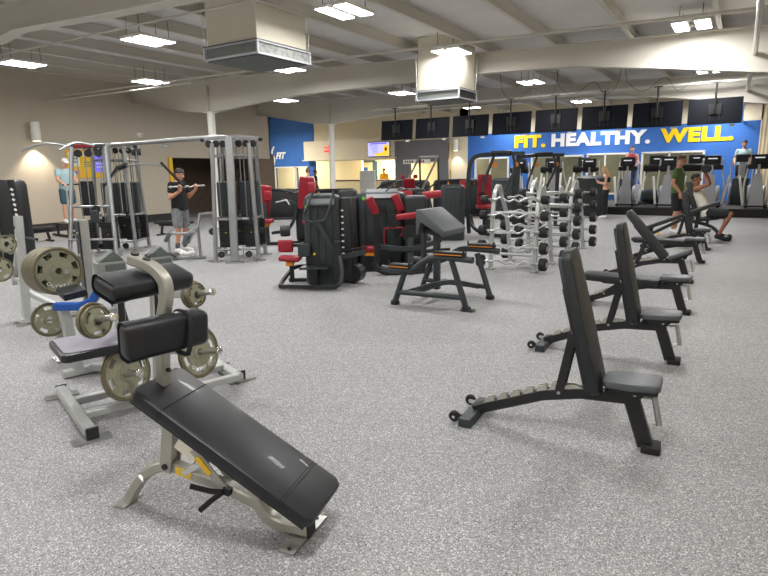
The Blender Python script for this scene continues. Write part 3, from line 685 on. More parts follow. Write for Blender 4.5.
# ================================================================== CABLE TOWERS
def rub(t, p, r=0.02, n='foot'): return MB().box(p, (0.10, 0.18, 0.012)).build(n, 'steel', t)
def weight_stack(t, c, w, d, h, ry=0):
    """black stack of plates with guide rods"""
    m = MB(); k = int(h/0.032)
    for i in range(k): m.box((c[0], c[1], c[2]+0.02+i*0.032), (w, d, 0.027), bev=0.002)
    s = m.build('weight_stack', 'weight', t)
    MB().cyl((c[0], c[1]-d/2-0.002, c[2]+h*0.55), (c[0], c[1]-d/2-0.03, c[2]+h*0.55), 0.012, 8).build('selector_pin', 'yellow', s)
    return s
def pulley(parent, c, r, axis=(0, 1, 0)):
    return MB().lathe([(0.008, -0.014), (r, -0.014), (r*0.86, 0), (r, 0.014), (0.008, 0.014)], c, axis, 22).build('pulley', 'black', parent)
def cable_tower(name, label, loc, rz, H=2.22):
    """four station cable tower: four corner posts leaning in, front mast, stacks inside"""
    t = thing(name, label, 'cable machine', loc, rz)
    R = 0.56; Rt = 0.46
    for k in range(4):
        a = PI/4+k*PI/2; b = (R*math.cos(a), R*math.sin(a)); tp = (Rt*math.cos(a), Rt*math.sin(a))
        MB().tube([(b[0], b[1], 0.03), (tp[0], tp[1], H-0.10)], 0.040, 12).build('corner_post', 'silver_d', t)
        MB().box((b[0]*1.02, b[1]*1.02, 0.012), (0.18, 0.18, 0.022), r=(0, 0, a)).build('foot_plate', 'steel', t)
    for (z, rr) in ((0.22, R), (0.78, 0.53), (1.92, Rt+0.01)):
        pts = [(rr*0.98*math.cos(PI/4+k*PI/2), rr*0.98*math.sin(PI/4+k*PI/2), z) for k in range(4)]
        MB().tube(pts, 0.024, 10, closed=True).build('ring_rail', 'silver_d', t)
    MB().bar([(0.0, -0.60, 0.03), (0.0, -0.42, H)], 0.135, 0.10, hint=(0, 1, 0)).build('front_mast', 'silver_d', t)
    MB().box((0, -0.62, 0.012), (0.30, 0.14, 0.022)).build('mast_foot', 'steel', t)
    for k in range(3): MB().box((0.0, -0.49+0.012*k, 1.55+0.1*k), (0.03, 0.004, 0.06)).build('mast_marking', 'rubber', t)
    # top arms with pulleys
    for s in (-1, 1):
        arm = MB().bar(smooth([(0, -0.42, H), (s*0.16, -0.36, H+0.01), (s*0.38, -0.26, H), (s*0.50, -0.22, H-0.03)], 4), 0.05, 0.06).build('top_arm', 'silver_d', t)
        MB().ball((s*0.52, -0.22, H-0.03), (0.09, 0.09, 0.08)).build('end_cap', 'black', arm)
        MB().bar(smooth([(0, 0.0, H), (s*0.16, 0.30, H+0.01), (s*0.45, 0.36, H-0.02)], 4), 0.05, 0.06).build('top_arm', 'silver_d', t)
        for x in (0.14, 0.27, 0.40): pulley(t, (s*x, -0.32+x*0.1, H-0.11), 0.062, (0.3, 1, 0))
        pulley(t, (s*0.25, -0.55, 0.15), 0.06); pulley(t, (s*0.45, -0.30, 0.55), 0.06)
    MB().bar([(0, -0.44, H), (0, 0.34, H)], 0.06, 0.06).build('top_spine', 'silver_d', t)
    # stacks, rods and cables
    for (x, y) in ((-0.24, -0.05), (0.24, -0.05), (-0.05, 0.30), (0.30, 0.30)):
        weight_stack(t, (x, y, 0.22), 0.26, 0.13, 0.52)
        for dx in (-0.075, 0.075): MB().cyl((x+dx, y, 0.2), (x+dx, y, H-0.12), 0.011, 8).build('guide_rod', 'rod', t)
        MB().cyl((x, y, 0.74), (x, y, H-0.14), 0.005, 6).build('cable', 'rubber', t)
    for (x, y) in ((-0.40, -0.26), (0.40, -0.26), (0.12, -0.40), (-0.12, -0.40)):
        MB().cyl((x, y, 0.12), (x, y, H-0.14), 0.0045, 6).build('cable', 'rubber', t)
    # dark perforated shroud round the upper stacks
    MB().box((-0.21, 0.10, 1.13), (0.36, 0.16, 0.66), bev=0.02).build('back_shroud', 'dark', t)
    MB().box((0.21, 0.10, 1.13), (0.36, 0.16, 0.66), bev=0.02).build('back_shroud', 'dark', t)
    MB().cyl((0.30, -0.44, 0.72), (0.30, -0.44, 0.86), 0.03, 12).build('cable_stop', 'black', t)
    return t
TB = (-8.15, 7.95); TA = (-11.5, 7.75)
bt = cable_tower('cable_tower', 'silver multi-station cable tower right of the man in the black t-shirt', (TB[0], TB[1], 0), math.radians(34), 2.24)
at_ = cable_tower('cable_tower', 'silver cable tower at the left, in front of the white capped man', (TA[0], TA[1], 0), math.radians(34), 2.22)
# padded seat arm at the left of the middle tower
def low_row_seat():
    t = thing('leg_extension_station', 'grey padded low station with silver arms, at the left foot of the middle cable tower', 'exercise machine', (-9.08, 7.38, 0), math.radians(34))
    MB().box((-0.25, -0.1, 0.46), (0.20, 0.30, 0.07), r=(0.2, -1.0, 0), bev=0.02, seg=2).build('shin_pad', 'vinyl_grey', t)
    MB().box((0.12, -0.18, 0.40), (0.20, 0.34, 0.07), r=(0, -1.2, 0), bev=0.02, seg=2).build('seat_pad', 'vinyl_grey', t)
    MB().tube([(-0.3, -0.1, 0.52), (0.1, -0.12, 0.50), (0.30, -0.05, 0.62), (0.34, 0.0, 0.85), (0.55, 0.1, 0.86)], 0.024, 10).build('arm', 'silver_d', t)
    MB().tube([(0.15, -0.18, 0.36), (0.30, -0.05, 0.60)], 0.02, 10).build('link', 'silver_d', t)
    MB().bar([(-0.35, -0.1, 0.03), (0.4, 0.0, 0.03)], 0.06, 0.05).build('base', 'silver_d', t)
    MB().bar([(0.3, -0.02, 0.05), (0.3, -0.05, 0.6)], 0.05, 0.05, hint=(1, 0, 0)).build('post', 'silver_d', t)
    MB().box((-0.3, -0.1, 0.12), (0.4, 0.26, 0.04), r=(0, 0.15, 0), bev=0.01).build('foot_platform', 'dark', t)
    MB().bar([(-0.25, -0.1, 0.05), (-0.25, -0.1, 0.46)], 0.04, 0.04, hint=(1, 0, 0)).build('pad_post', 'silver_d', t)
low_row_seat()
# crossover beam from tower to tower
def crossover_beam():
    za = 2.20; A = Vector((TA[0]+0.05, TA[1]-0.25, za)); B = Vector((TB[0]-0.1, TB[1]-0.30, za+0.04)); d = B-A
    t = thing('crossover_beam', 'long silver overhead beam joining the two cable towers', 'cable machine', (A.x, A.y, 0), 0)
    L = lambda p: (p[0]-A.x, p[1]-A.y, p[2])
    MB().tube([L(A+Vector((0, 0, 0.02))), L(B+Vector((0, 0, 0.02)))], 0.045, 14).build('beam', 'silver_d', t)
    for f in (0.18, 0.55):
        c = A+d*f
        MB().bar([L(c), L(c-Vector((0, 0, 0.10)))], 0.05, 0.03, hint=(1, 0, 0)).build('bracket', 'silver_d', t)
        MB().tube([L(c-Vector((0.1, 0, 0.06))), L(c-Vector((-0.15, 0, 0.10)))], 0.014, 8).build('grip_hook', 'silver_d', t)
    c = A+d*0.30
    hg = MB().bar([L(c), L(c-Vector((0, 0, 0.12)))], 0.03, 0.03, hint=(1, 0, 0)).build('hanger', 'dark', t)
    for s in (-1, 1): MB().lathe([(0.0, -0.03), (0.07, -0.03), (0.06, 0), (0.07, 0.03), (0.0, 0.03)], L(c+Vector((s*0.085, 0, -0.16))), (0.5, 1, 0), 20).build('pulley', 'black', hg)
    # pull-down bar with angled grips
    z = za-0.42; p = A+d*0.36
    MB().cyl(L(c-Vector((0, 0, 0.18))), L(Vector((c.x, c.y, z+0.04))), 0.006, 6).build('cable', 'silver_d', t)
    bar = MB().tube(smooth([L(Vector((p.x-0.75, p.y-0.2, z-0.18))), L(Vector((p.x-0.48, p.y-0.1, z))), L(Vector((p.x, p.y, z+0.04))), L(Vector((p.x+0.40, p.y+0.1, z)))], 5), 0.018, 10).build('pulldown_bar', 'silver_d', t)
    MB().tube([L(Vector((p.x+0.40, p.y+0.1, z+0.06))), L(Vector((p.x+0.85, p.y+0.25, z-0.42)))], 0.026, 10).build('black_grip', 'rubber', bar)
    MB().tube([L(Vector((p.x-0.60, p.y-0.15, z-0.03))), L(Vector((p.x-0.42, p.y-0.1, z+0.03)))], 0.05, 10).build('black_grip', 'rubber', bar)
    for s in (-1, 1): MB().tube([L(Vector((p.x-0.62, p.y-0.16, z+0.02*s))), L(Vector((p.x-1.02, p.y-0.3, z-0.45)))], 0.02, 8).build('grip_arm', 'dark', bar)
crossover_beam()
# slanting front attachments of the left tower: chin-up horns and a dark handle
def chin_up():
    t = thing('chin_up_station', 'silver chin-up horns with red label on top of the left cable tower', 'cable machine', (-11.2, 7.05, 0), math.radians(34))
    for s in (-1, 1):
        MB().tube(smooth([(s*0.28-0.2, -0.05, 2.20), (s*0.28-0.45, -0.3, 2.24), (s*0.35-0.72, -0.55, 2.10)], 5), 0.025, 10).build('chin_horn', 'silver_d', t)
    MB().bar([(-0.48, 0.15, 2.19), (0.2, 0.15, 2.19)], 0.05, 0.07).build('cross_head', 'dark', t)
    MB().box((-0.2, 0.118, 2.20), (0.42, 0.01, 0.06)).build('red_label', 'red', t)
    for s in (-1, 1):
        MB().tube([(s*0.33-0.1, 0.1, 2.18), (s*0.46-0.05, -0.35, 0.03)], 0.042, 12).build('leaning_post', 'silver_d', t)
        MB().box((s*0.46-0.05, -0.35, 0.012), (0.16, 0.2, 0.022)).build('foot_plate', 'steel', t)
    MB().tube([(-0.50, -0.33, 0.35), (0.40, -0.33, 0.35)], 0.025, 10).build('lower_rail', 'silver_d', t)
    MB().tube([(-0.45, -0.15, 1.0), (0.36, -0.15, 1.0)], 0.025, 10).build('middle_rail', 'silver_d', t)
    weight_stack(t, (-0.24, -0.05, 0.12), 0.30, 0.14, 0.55); weight_stack(t, (0.20, -0.05, 0.12), 0.30, 0.14, 0.55)
    for x in (-0.32, -0.16, 0.12, 0.28): MB().cyl((x, -0.02, 0.2), (x-0.03, 0.10, 2.14), 0.012, 8).build('guide_rod', 'rod', t)
    MB().box((-0.24, 0.1, 1.15), (0.28, 0.03, 0.70)).build('black_shroud', 'weight', t)
    pulley(t, (0.05, -0.2, 0.95), 0.075); MB().box((0.02, -0.25, 0.80), (0.16, 0.08, 0.26), bev=0.02).build('handle_block', 'dark', t)
    for x in (-0.3, -0.1, 0.1): pulley(t, (x, 0.05, 2.05), 0.075)
chin_up()
# ================================================================== SELECTOR MACHINES
def tower_body(t, c, w, d, h, rz=0, name='weight_tower', m='dark', ribs=True):
    """tall rounded shroud: rounded-rectangle plan extruded, narrower cap, ribs"""
    n = 6; r = min(w, d)*0.32; pts = []
    for (sx, sy, a0) in ((1, 1, 0), (-1, 1, PI/2), (-1, -1, PI), (1, -1, 3*PI/2)):
        for i in range(n+1):
            a = a0+PI/2*i/n; pts.append((sx*(w/2-r)+r*math.cos(a), sy*(d/2-r)+r*math.sin(a)))
    sec = lambda k: [(x*k, y*k) for x, y in pts]
    mb = MB(); R = Matrix.Rotation(rz, 3, 'Z'); bm = mb.bm; C_ = Vector(c); rings = []
    for z, k in ((0.0, 0.92), (0.05, 1.0), (h*0.5, 1.0), (h-0.10, 0.99), (h-0.03, 0.93), (h, 0.80)):
        rings.append([bm.verts.new(C_+R@Vector((x*k, y*k, z))) for x, y in pts])
    for A, B in zip(rings, rings[1:]):
        for i in range(len(A)):
            j = (i+1) % len(A); bm.faces.new((A[i], A[j], B[j], B[i]))
    bm.faces.new(rings[0][::-1]); bm.faces.new(rings[-1])
    o = mb.build(name, m, t)
    if ribs:
        for s in (-1, -0.33, 0.33, 1):
            p = C_+R@Vector((s*w*0.30, -d/2-0.003, h*0.5)); q = MB().box(p, (0.012, 0.012, h*0.72), r=(0, 0, rz)); q.build('rib', 'black', o)
    return o
def stack_numbers(t, p, h, rz):
    for k in range(8):
        MB().box((p[0], p[1], p[2]+h*k/8), (0.035, 0.004, 0.022), r=(0, 0, rz)).build('stack_number', 'label', t)

def seat_lp(par, c, rz, w=0.30, d=0.30, th=0.07, tilt=0, name='seat_pad', m='red', rx=0):
    o = MB().box((0, 0, 0), (w, d, th), bev=min(0.028, th*0.4), seg=3).build(name, m, par); o.location = c; o.rotation_euler = (rx, tilt, rz); return o

# -- kneeling/abductor machine with red seat (centre)
def abductor():
    t = thing('abductor_machine', 'dark machine with looped base, low red seat and V handles, nearest of the red-pad machines', 'exercise machine', (-5.15, 6.47, 0), math.radians(28))
    # local: +x to the camera's right, -y toward the camera
    b = tower_body(t, (0.10, 0.15, 0), 0.53, 0.36, 1.28)
    MB().box((0.10, 0.0, 1.22), (0.38, 0.24, 0.05), r=(0.7, 0, 0), bev=0.015).build('instruction_panel', 'vinyl_grey', b)
    MB().cyl((-0.10, -0.06, 1.13), (-0.10, -0.075, 1.13), 0.022, 12).build('green_badge', 'green', b)
    MB().box((0.43, 0.20, 0.64), (0.16, 0.30, 1.20), bev=0.03, seg=2).build('stack_housing', 'black', t)
    stack_numbers(t, (0.39, 0.045, 0.45), 0.7, 0)
    MB().tube([(0.00, -0.06, 1.32), (-0.10, -0.16, 1.06), (-0.12, -0.18, 0.97), (0.0, -0.20, 0.92), (0.16, -0.20, 0.94), (0.20, -0.18, 0.98), (0.30, -0.08, 1.34)], 0.016, 10).build('v_handle', 'dark', t)
    MB().bar([(0.06, -0.19, 0.93), (0.28, -0.20, 0.55), (0.30, -0.20, 0.50)], 0.05, 0.035, hint=(0, 1, 0)).build('handle_arm', 'dark', t)
    MB().box((0.34, -0.22, 0.38), (0.10, 0.08, 0.56), bev=0.01).build('pivot_post', 'black', t)
    base = smooth([(-0.46, -0.36, 0.05), (0.16, -0.42, 0.045), (0.36, -0.42, 0.07), (0.42, -0.36, 0.20), (0.38, -0.24, 0.45)], 5)
    MB().bar(base, 0.055, 0.05, hint=(0, 1, 0)).build('front_base_loop', 'black', t)
    l2 = smooth([(-0.46, -0.34, 0.05), (-0.46, -0.12, 0.10), (-0.34, 0.10, 0.24), (-0.1, 0.12, 0.26)], 5)
    MB().bar(l2, 0.05, 0.05).build('side_base_loop', 'black', t)
    MB().bar([(-0.46, 0.22, 0.035), (0.5, 0.24, 0.035)], 0.06, 0.05).build('rear_base', 'black', t)
    MB().box((0.0, -0.10, 0.27), (0.42, 0.26, 0.03), bev=0.01).build('foot_platform', 'dark', t)
    MB().bar([(0.0, -0.1, 0.05), (0.0, -0.1, 0.26)], 0.08, 0.08, hint=(1, 0, 0)).build('platform_post', 'black', t)
    seat_lp(t, (-0.36, -0.06, 0.40), 0, 0.30, 0.26, 0.07, 0.05, 'seat')
    seat_lp(t, (-0.44, 0.02, 0.565), 0, 0.22, 0.07, 0.18, 0, 'seat_back')
    MB().box((-0.36, -0.08, 0.33), (0.10, 0.14, 0.06), bev=0.01).build('seat_adjuster', 'orange', t)
    MB().bar([(-0.36, 0.0, 0.05), (-0.36, -0.02, 0.36)], 0.06, 0.06, hint=(1, 0, 0)).build('seat_post', 'black', t)
    seat_lp(t, (-0.14, -0.14, 0.53), 0, 0.18, 0.06, 0.20, 0, 'knee_pad', 'dark')
    MB().bar([(0.34, -0.22, 0.42), (0.70, 0.12, 0.46)], 0.03, 0.07).build('swing_arm', 'dark', t)
    MB().bar([(0.36, -0.12, 0.50), (0.72, 0.16, 0.52)], 0.03, 0.03).build('swing_arm_rail', 'rubber', t)
    MB().cyl((0.52, 0.05, 0.15), (0.58, 0.20, 0.15), 0.13, 20).build('cam_wheel', 'black', t)
    MB().cyl((0.02, -0.2, 0.48), (0.02, -0.24, 0.48), 0.015, 8).build('pull_pin', 'yellow', t)
abductor()

# -- thigh machine with red pads behind it
def rotary_machine():
    t = thing('rotary_machine', 'wide dark machine with angled red thigh pads, behind the nearest red-pad machine', 'exercise machine', (-4.95, 8.05, 0), math.radians(28))
    b = tower_body(t, (-0.07, 0.20, 0), 0.82, 0.36, 1.27)
    MB().box((-0.05, 0.05, 1.235), (0.5, 0.2, 0.03), r=(0.8, 0, 0)).build('instruction_panel', 'vinyl_grey', b)
    MB().cyl((-0.34, -0.0, 1.17), (-0.34, -0.02, 1.17), 0.03, 12).build('green_badge', 'green', b)
    MB().box((-0.52, 0.1, 0.62), (0.14, 0.28, 1.14), bev=0.03, seg=2).build('stack_housing', 'black', t)
    MB().box((0.50, 0.10, 0.62), (0.36, 0.42, 1.16), bev=0.05, seg=3).build('rear_housing', 'weight', t)
    for (x, y, z) in ((-0.18, -0.22, 1.06), (0.22, -0.20, 1.10)):
        p = seat_lp(t, (x, y, z), 0.1, 0.13, 0.07, 0.30, -0.35, 'thigh_pad'); p.rotation_euler = (0.1, 0.45, 0.2) if x > 0 else (0.1, 0.55, 0.2)
        p.rotation_euler[1] = -0.42
        MB().tube([(x+0.02, y+0.05, z), (x+0.05, 0.05, z-0.1)], 0.02, 8).build('pad_arm', 'black', t)
    seat_lp(t, (0.36, -0.34, 0.90), 0.2, 0.34, 0.14, 0.09, -0.1, 'forearm_pad')
    seat_lp(t, (-0.24, -0.15, 0.36), 0.1, 0.28, 0.22, 0.09, 0, 'seat')
    MB().box((-0.24, -0.18, 0.29), (0.16, 0.16, 0.05)).build('seat_adjuster', 'orange', t)
    MB().tube([(0.0, -0.25, 0.70), (0.30, -0.30, 0.72), (0.26, -0.32, 0.58)], 0.012, 8).tube([(0.0, -0.25, 0.70), (0.0, -0.25, 0.42)], 0.012, 8).build('red_frame', 'red', t)
    for (x, z, r) in ((0.16, 0.82, 0.10), (0.42, 0.62, 0.14), (0.60, 0.80, 0.12)):
        MB().lathe([(0.0, -0.03), (r, -0.03), (r, 0.02), (r*0.7, 0.035), (0, 0.035)], (x, -0.26, z), (0, 1, 0), 22).build('cam_wheel', 'black', t)
    MB().bar([(-0.10, -0.52, 0.08), (-0.10, -0.50, 0.95)], 0.09, 0.06, hint=(0, 1, 0)).build('front_post', 'black', t)
    MB().bar(smooth([(-0.10, -0.50, 0.45), (0.30, -0.48, 0.40), (0.60, -0.35, 0.42), (0.90, -0.1, 0.50)], 4), 0.06, 0.08).build('curved_beam', 'dark', t)
    MB().bar(smooth([(-0.16, -0.50, 0.22), (-0.02, -0.55, 0.06), (0.35, -0.52, 0.05), (0.75, -0.3, 0.05)], 4), 0.08, 0.08).build('base_loop', 'black', t)
    MB().bar([(-0.45, -0.2, 0.04), (0.4, -0.15, 0.04)], 0.08, 0.07).build('rear_base', 'black', t)
    MB().bar([(0.42, -0.42, 0.1), (0.42, -0.35, 0.56)], 0.10, 0.08, hint=(0, 1, 0)).build('beam_post', 'dark', t)
    MB().tube([(0.02, -0.05, 1.28), (0.20, -0.1, 1.42)], 0.012, 8).build('side_handle', 'dark', t)
rotary_machine()

# -- roller pad machine and slanted silver rail machine behind
def roller_machine():
    t = thing('leg_curl_machine', 'dark leg machine with a long red roller pad, just behind the grey sloping arm pad', 'exercise machine', (-5.35, 9.95, 0), math.radians(25))
    MB().box((-0.25, 0.25, 0.55), (0.4, 0.35, 1.1), bev=0.05, seg=3).build('housing', 'black', t)
    MB().bar([(0.0, 0.0, 0.04), (0.0, 0.0, 1.25)], 0.08, 0.08, hint=(1, 0, 0)).build('post', 'dark', t)
    MB().bar([(-0.4, -0.2, 0.04), (0.6, 0.25, 0.04)], 0.07, 0.07).build('base', 'black', t)
    r = MB().lathe([(0.0, -0.19), (0.055, -0.18), (0.072, -0.16), (0.075, 0), (0.072, 0.16), (0.055, 0.18), (0.0, 0.19)], (0.26, -0.05, 1.14), (1, 0.15, 0.08), 20).build('red_roller', 'red', t)
    MB().lathe([(0.0, -0.12), (0.05, -0.11), (0.06, 0), (0.05, 0.11), (0, 0.12)], (-0.14, -0.05, 1.08), (1, 0.15, 0.08), 16).build('red_roller', 'red', t)
    MB().cyl((-0.15, -0.05, 1.09), (0.2, -0.04, 1.13), 0.02, 10).build('roller_axle', 'steel', t)
    MB().box((0.04, -0.08, 1.05), (0.10, 0.08, 0.26), bev=0.01).build('bracket', 'dark', t)
    for x in (0, 0.2): MB().lathe([(0, -0.03), (0.13, -0.03), (0.13, 0.03), (0, 0.03)], (x-0.15, -0.1, 0.85), (0, 1, 0), 20).build('cam_wheel', 'black', t)
roller_machine()
def rail_machine():
    t = thing('hack_squat_machine', 'machine with two long slanted silver rails rising above the red-pad machines', 'exercise machine', (-7.15, 13.0, 0), math.radians(25))
    for s in (-1, 1):
        MB().tube([(s*0.24-0.25, -0.3, 0.62), (s*0.24+0.38, 0.6, 1.95)], 0.026, 10).build('slant_rail', 'steel', t)
        MB().bar([(s*0.38-0.45, -0.45, 0.04), (s*0.36-0.45, 0.8, 0.04)], 0.08, 0.07).build('base_rail', 'dark', t)
        MB().bar([(s*0.38-0.35, -0.3, 0.06), (s*0.38-0.35, -0.3, 0.62)], 0.07, 0.07, hint=(1, 0, 0)).build('front_post', 'dark', t)
        MB().bar([(s*0.24+0.38, 0.62, 1.93), (s*0.24+0.42, 0.75, 0.06)], 0.05, 0.05, hint=(1, 0, 0)).build('rear_post', 'dark', t)
    MB().bar([(0.14, 0.6, 1.95), (0.62, 0.6, 1.95)], 0.05, 0.05).build('top_cross_bar', 'steel', t)
    MB().bar([(-0.8, -0.45, 0.06), (0.0, -0.45, 0.06)], 0.06, 0.06).build('foot_bar', 'dark', t)
    seat_lp(t, (-0.1, 0.1, 1.15), 0, 0.30, 0.08, 0.55, 0, 'back_pad', 'red', 0.45)
    for s in (-1, 1): seat_lp(t, (-0.1+s*0.16, 0.12, 1.45), 0, 0.10, 0.24, 0.10, 0, 'shoulder_pad', 'red')
    MB().box((-0.1, 0.2, 1.0), (0.5, 0.06, 0.4), r=(0.5, 0, 0)).build('carriage', 'dark', t)
rail_machine()

# -- round shouldered weight towers further back
def make_tower(loc, rz, label, h=1.27, w=0.62, d=0.5, m='dark'):
    t = thing('selector_tower', label, 'exercise machine', loc, rz, None)
    b = tower_body(t, (0, 0, 0), w, d, h, 0, 'shroud', m)
    MB().box((0, -d*0.42, h-0.03), (w*0.6, d*0.3, 0.03), r=(0.5, 0, 0), bev=0.008).build('instruction_panel', 'vinyl_grey', b)
    MB().box((0.02, -d*0.46, h-0.06), (w*0.16, 0.02, 0.045), r=(0.5, 0, 0)).build('yellow_tag', 'yellow', b)
    stack_numbers(t, (-w*0.38, -d*0.40, h*0.4), h*0.5, -0.8)
    return t
make_tower((-5.72, 12.3, 0), math.radians(25), 'round shouldered charcoal weight tower just behind the grey sloping arm pad', 1.26, 0.56, 0.45)
make_tower((-4.35, 20.35, 0), math.radians(12), 'round shouldered charcoal weight tower beside the blonde woman', 1.30, 1.05, 0.55)
make_tower((-6.7, 18.3, 0), math.radians(18), 'charcoal weight tower behind the left curl bar rack', 1.30, 0.95, 0.5)

# -- press machines with arched dark frames, between tower and rack
def press_machine(loc, rz, label, seat=True):
    t = thing('chest_press_machine', label, 'exercise machine', loc, rz, None)
    MB().bar(smooth([(-0.75, 0, 0.04), (-0.78, 0, 0.7), (-0.77, 0, 1.5), (-0.70, 0, 1.82), (-0.50, 0, 1.93), (0.0, 0, 1.95), (0.55, 0, 1.95)], 4), 0.10, 0.08, hint=(0, 1, 0)).build('arched_frame', 'dark', t)
    MB().bar(smooth([(-0.72, 0, 0.5), (-0.60, -0.3, 0.20), (-0.2, -0.5, 0.06), (0.5, -0.5, 0.05)], 4), 0.08, 0.08).build('base_loop', 'black', t)
    MB().bar([(0.4, 0.1, 0.04), (0.4, 0.1, 1.92)], 0.10, 0.08, hint=(0, 1, 0)).build('rear_post', 'dark', t)
    for s in (-1, 1):
        MB().bar(smooth([(0.05+s*0.22, -0.05, 1.92), (0.02+s*0.30, -0.20, 1.6), (-0.12+s*0.28, -0.35, 1.25), (-0.18+s*0.25, -0.45, 1.05)], 4), 0.07, 0.06, hint=(1, 0, 0)).build('press_arm', 'black', t)
        MB().cyl((-0.18+s*0.25-0.08, -0.45, 1.02), (-0.18+s*0.25+0.08, -0.45, 1.02), 0.022, 10).build('hand_grip', 'rubber', t)
        MB().cyl((0.2+s*0.1, -0.22, 0.45), (0.2+s*0.1, -0.30, 0.45), 0.11, 18).build('counterweight', 'weight', t)
        MB().lathe([(0, -0.03), (0.06, -0.03), (0.06, 0.03), (0, 0.03)], (0.1+s*0.25, -0.06, 1.70), (0, 1, 0), 14).build('orange_joint', 'orange', t)
    MB().box((0, 0, 1.98), (0.5, 0.2, 0.10), bev=0.03, seg=2).build('top_joint', 'black', t)
    if seat:
        seat_lp(t, (-0.38, -0.12, 1.12), 0.2, 0.34, 0.09, 0.72, 0, 'backrest', 'red', 0.1)
        seat_lp(t, (-0.38, -0.30, 0.72), 0.2, 0.36, 0.34, 0.09, 0, 'seat', 'red')
        MB().bar([(-0.38, -0.05, 0.05), (-0.38, -0.05, 1.2)], 0.08, 0.07, hint=(1, 0, 0)).build('seat_post', 'black', t)
    for z, x in ((0.30, -0.25), (0.35, 0.12)):
        MB().lathe([(0, -0.05), (0.15, -0.05), (0.16, 0), (0.15, 0.05), (0, 0.05)], (x, -0.40, z), (1, 0.4, 0), 20).build('black_plate', 'weight', t)
    return t
press_machine((-5.05, 13.6, 0), math.radians(20), 'dark arched press machine with tall red backrest, left of the curl bar rack')
press_machine((-4.8, 16.2, 0), math.radians(20), 'farther dark arched press machine, behind the left curl bar rack', False)

# -- red seat machines between cable tower and abductor
def red_seat_machine(loc, rz, label, lean=0.15, zs=1.0):
    t = thing('row_machine', label, 'exercise machine', loc, rz, None)
    seat_lp(t, (0, 0, zs), 0, 0.32, 0.10, 0.72, lean, 'backrest', 'red', 0.2)
    seat_lp(t, (0.14, -0.14, zs+0.12), 0, 0.16, 0.12, 0.22, 0, 'chest_pad', 'red')
    seat_lp(t, (0.10, -0.30, 0.55), 0, 0.30, 0.30, 0.09, 0, 'seat', 'red')
    MB().box((0.10, -0.28, 0.46), (0.14, 0.14, 0.08), bev=0.01).build('seat_adjuster', 'orange', t)
    MB().bar([(0.10, -0.2, 0.05), (0.02, 0.04, 1.1)], 0.09, 0.08, hint=(1, 0, 0)).build('post', 'black', t)
    MB().bar([(-0.3, -0.3, 0.04), (0.9, -0.1, 0.04)], 0.10, 0.07).build('base', 'black', t)
    MB().bar(smooth([(0.15, 0, 0.25), (0.55, 0.05, 0.35), (0.75, 0.0, 0.85), (0.45, -0.1, 1.0)], 4), 0.07, 0.07, hint=(0, 1, 0)).build('lever_arm', 'dark', t)
    MB().lathe([(0, -0.1), (0.12, -0.1), (0.13, 0), (0.12, 0.1), (0, 0.1)], (0.50, -0.25, 0.32), (1, 0.3, 0), 20).build('black_weight', 'weight', t)
    MB().box((0.9, 0.3, 0.62), (0.4, 0.5, 1.15), bev=0.06, seg=3).build('weight_housing', 'weight', t)
    MB().tube([(0.3, -0.1, 0.95), (0.55, -0.15, 1.0), (0.62, -0.2, 0.9)], 0.018, 8).build('hand_grip', 'silver', t)
    return t
red_seat_machine((-9.25, 9.80, 0), math.radians(32), 'machine with leaning bright red back pad, right behind the middle cable tower', 0.15, 0.98)
red_seat_machine((-8.25, 10.1, 0), math.radians(32), 'machine with tall dark red back pad, farther right of the one behind the cable tower', 0.12, 1.15)
# low dark machine backs on the horizon behind the red-pad machines
def low_machine(loc, rz, label, w=1.2, h=1.35, red=False):
    t = thing('machine_back', label, 'exercise machine', loc, rz, None)
    tower_body(t, (0, 0, 0), w, 0.5, h, 0, 'shroud', 'weight', False)
    MB().bar(smooth([(-w*0.5, -0.3, 0.05), (-w*0.55, -0.3, h*0.8), (0, -0.3, h-0.02), (w*0.5, -0.3, h*0.85)], 4), 0.06, 0.06, hint=(0, 1, 0)).build('arched_frame', 'black', t)
    MB().box((-w*0.2, -0.27, h*0.9), (0.06, 0.03, 0.10)).build('orange_tag', 'orange', t)
    MB().box((w*0.3, -0.27, h*0.9), (0.05, 0.03, 0.08)).build('orange_tag', 'orange', t)
    MB().box((0, -0.2, 0.04), (w*1.1, 0.6, 0.07), bev=0.01).build('base', 'black', t)
    if red: seat_lp(t, (w*0.1, -0.34, h*0.85), 0, 0.34, 0.08, 0.3, 0, 'back_pad', 'red')
    return t
low_machine((-9.83, 13.12, 0), math.radians(30), 'low dark machine back on the horizon, left of the white board', 1.5, 1.14)
low_machine((-6.9, 11.9, 0), math.radians(30), 'low dark machine back with red pad, in front of the white board', 1.3, 1.18, True)
low_machine((-14.0, 15.6, 0), math.radians(30), 'low dark machine back with black weights, in front of the lit left window', 1.3, 1.05)
low_machine((-9.3, 16.4, 0), math.radians(25), 'low dark machine back right of the slanted silver rails', 1.6, 1.30)
low_machine((-8.6, 19.0, 0), math.radians(25), 'low dark machine back below the charcoal partition', 1.8, 1.28, True)

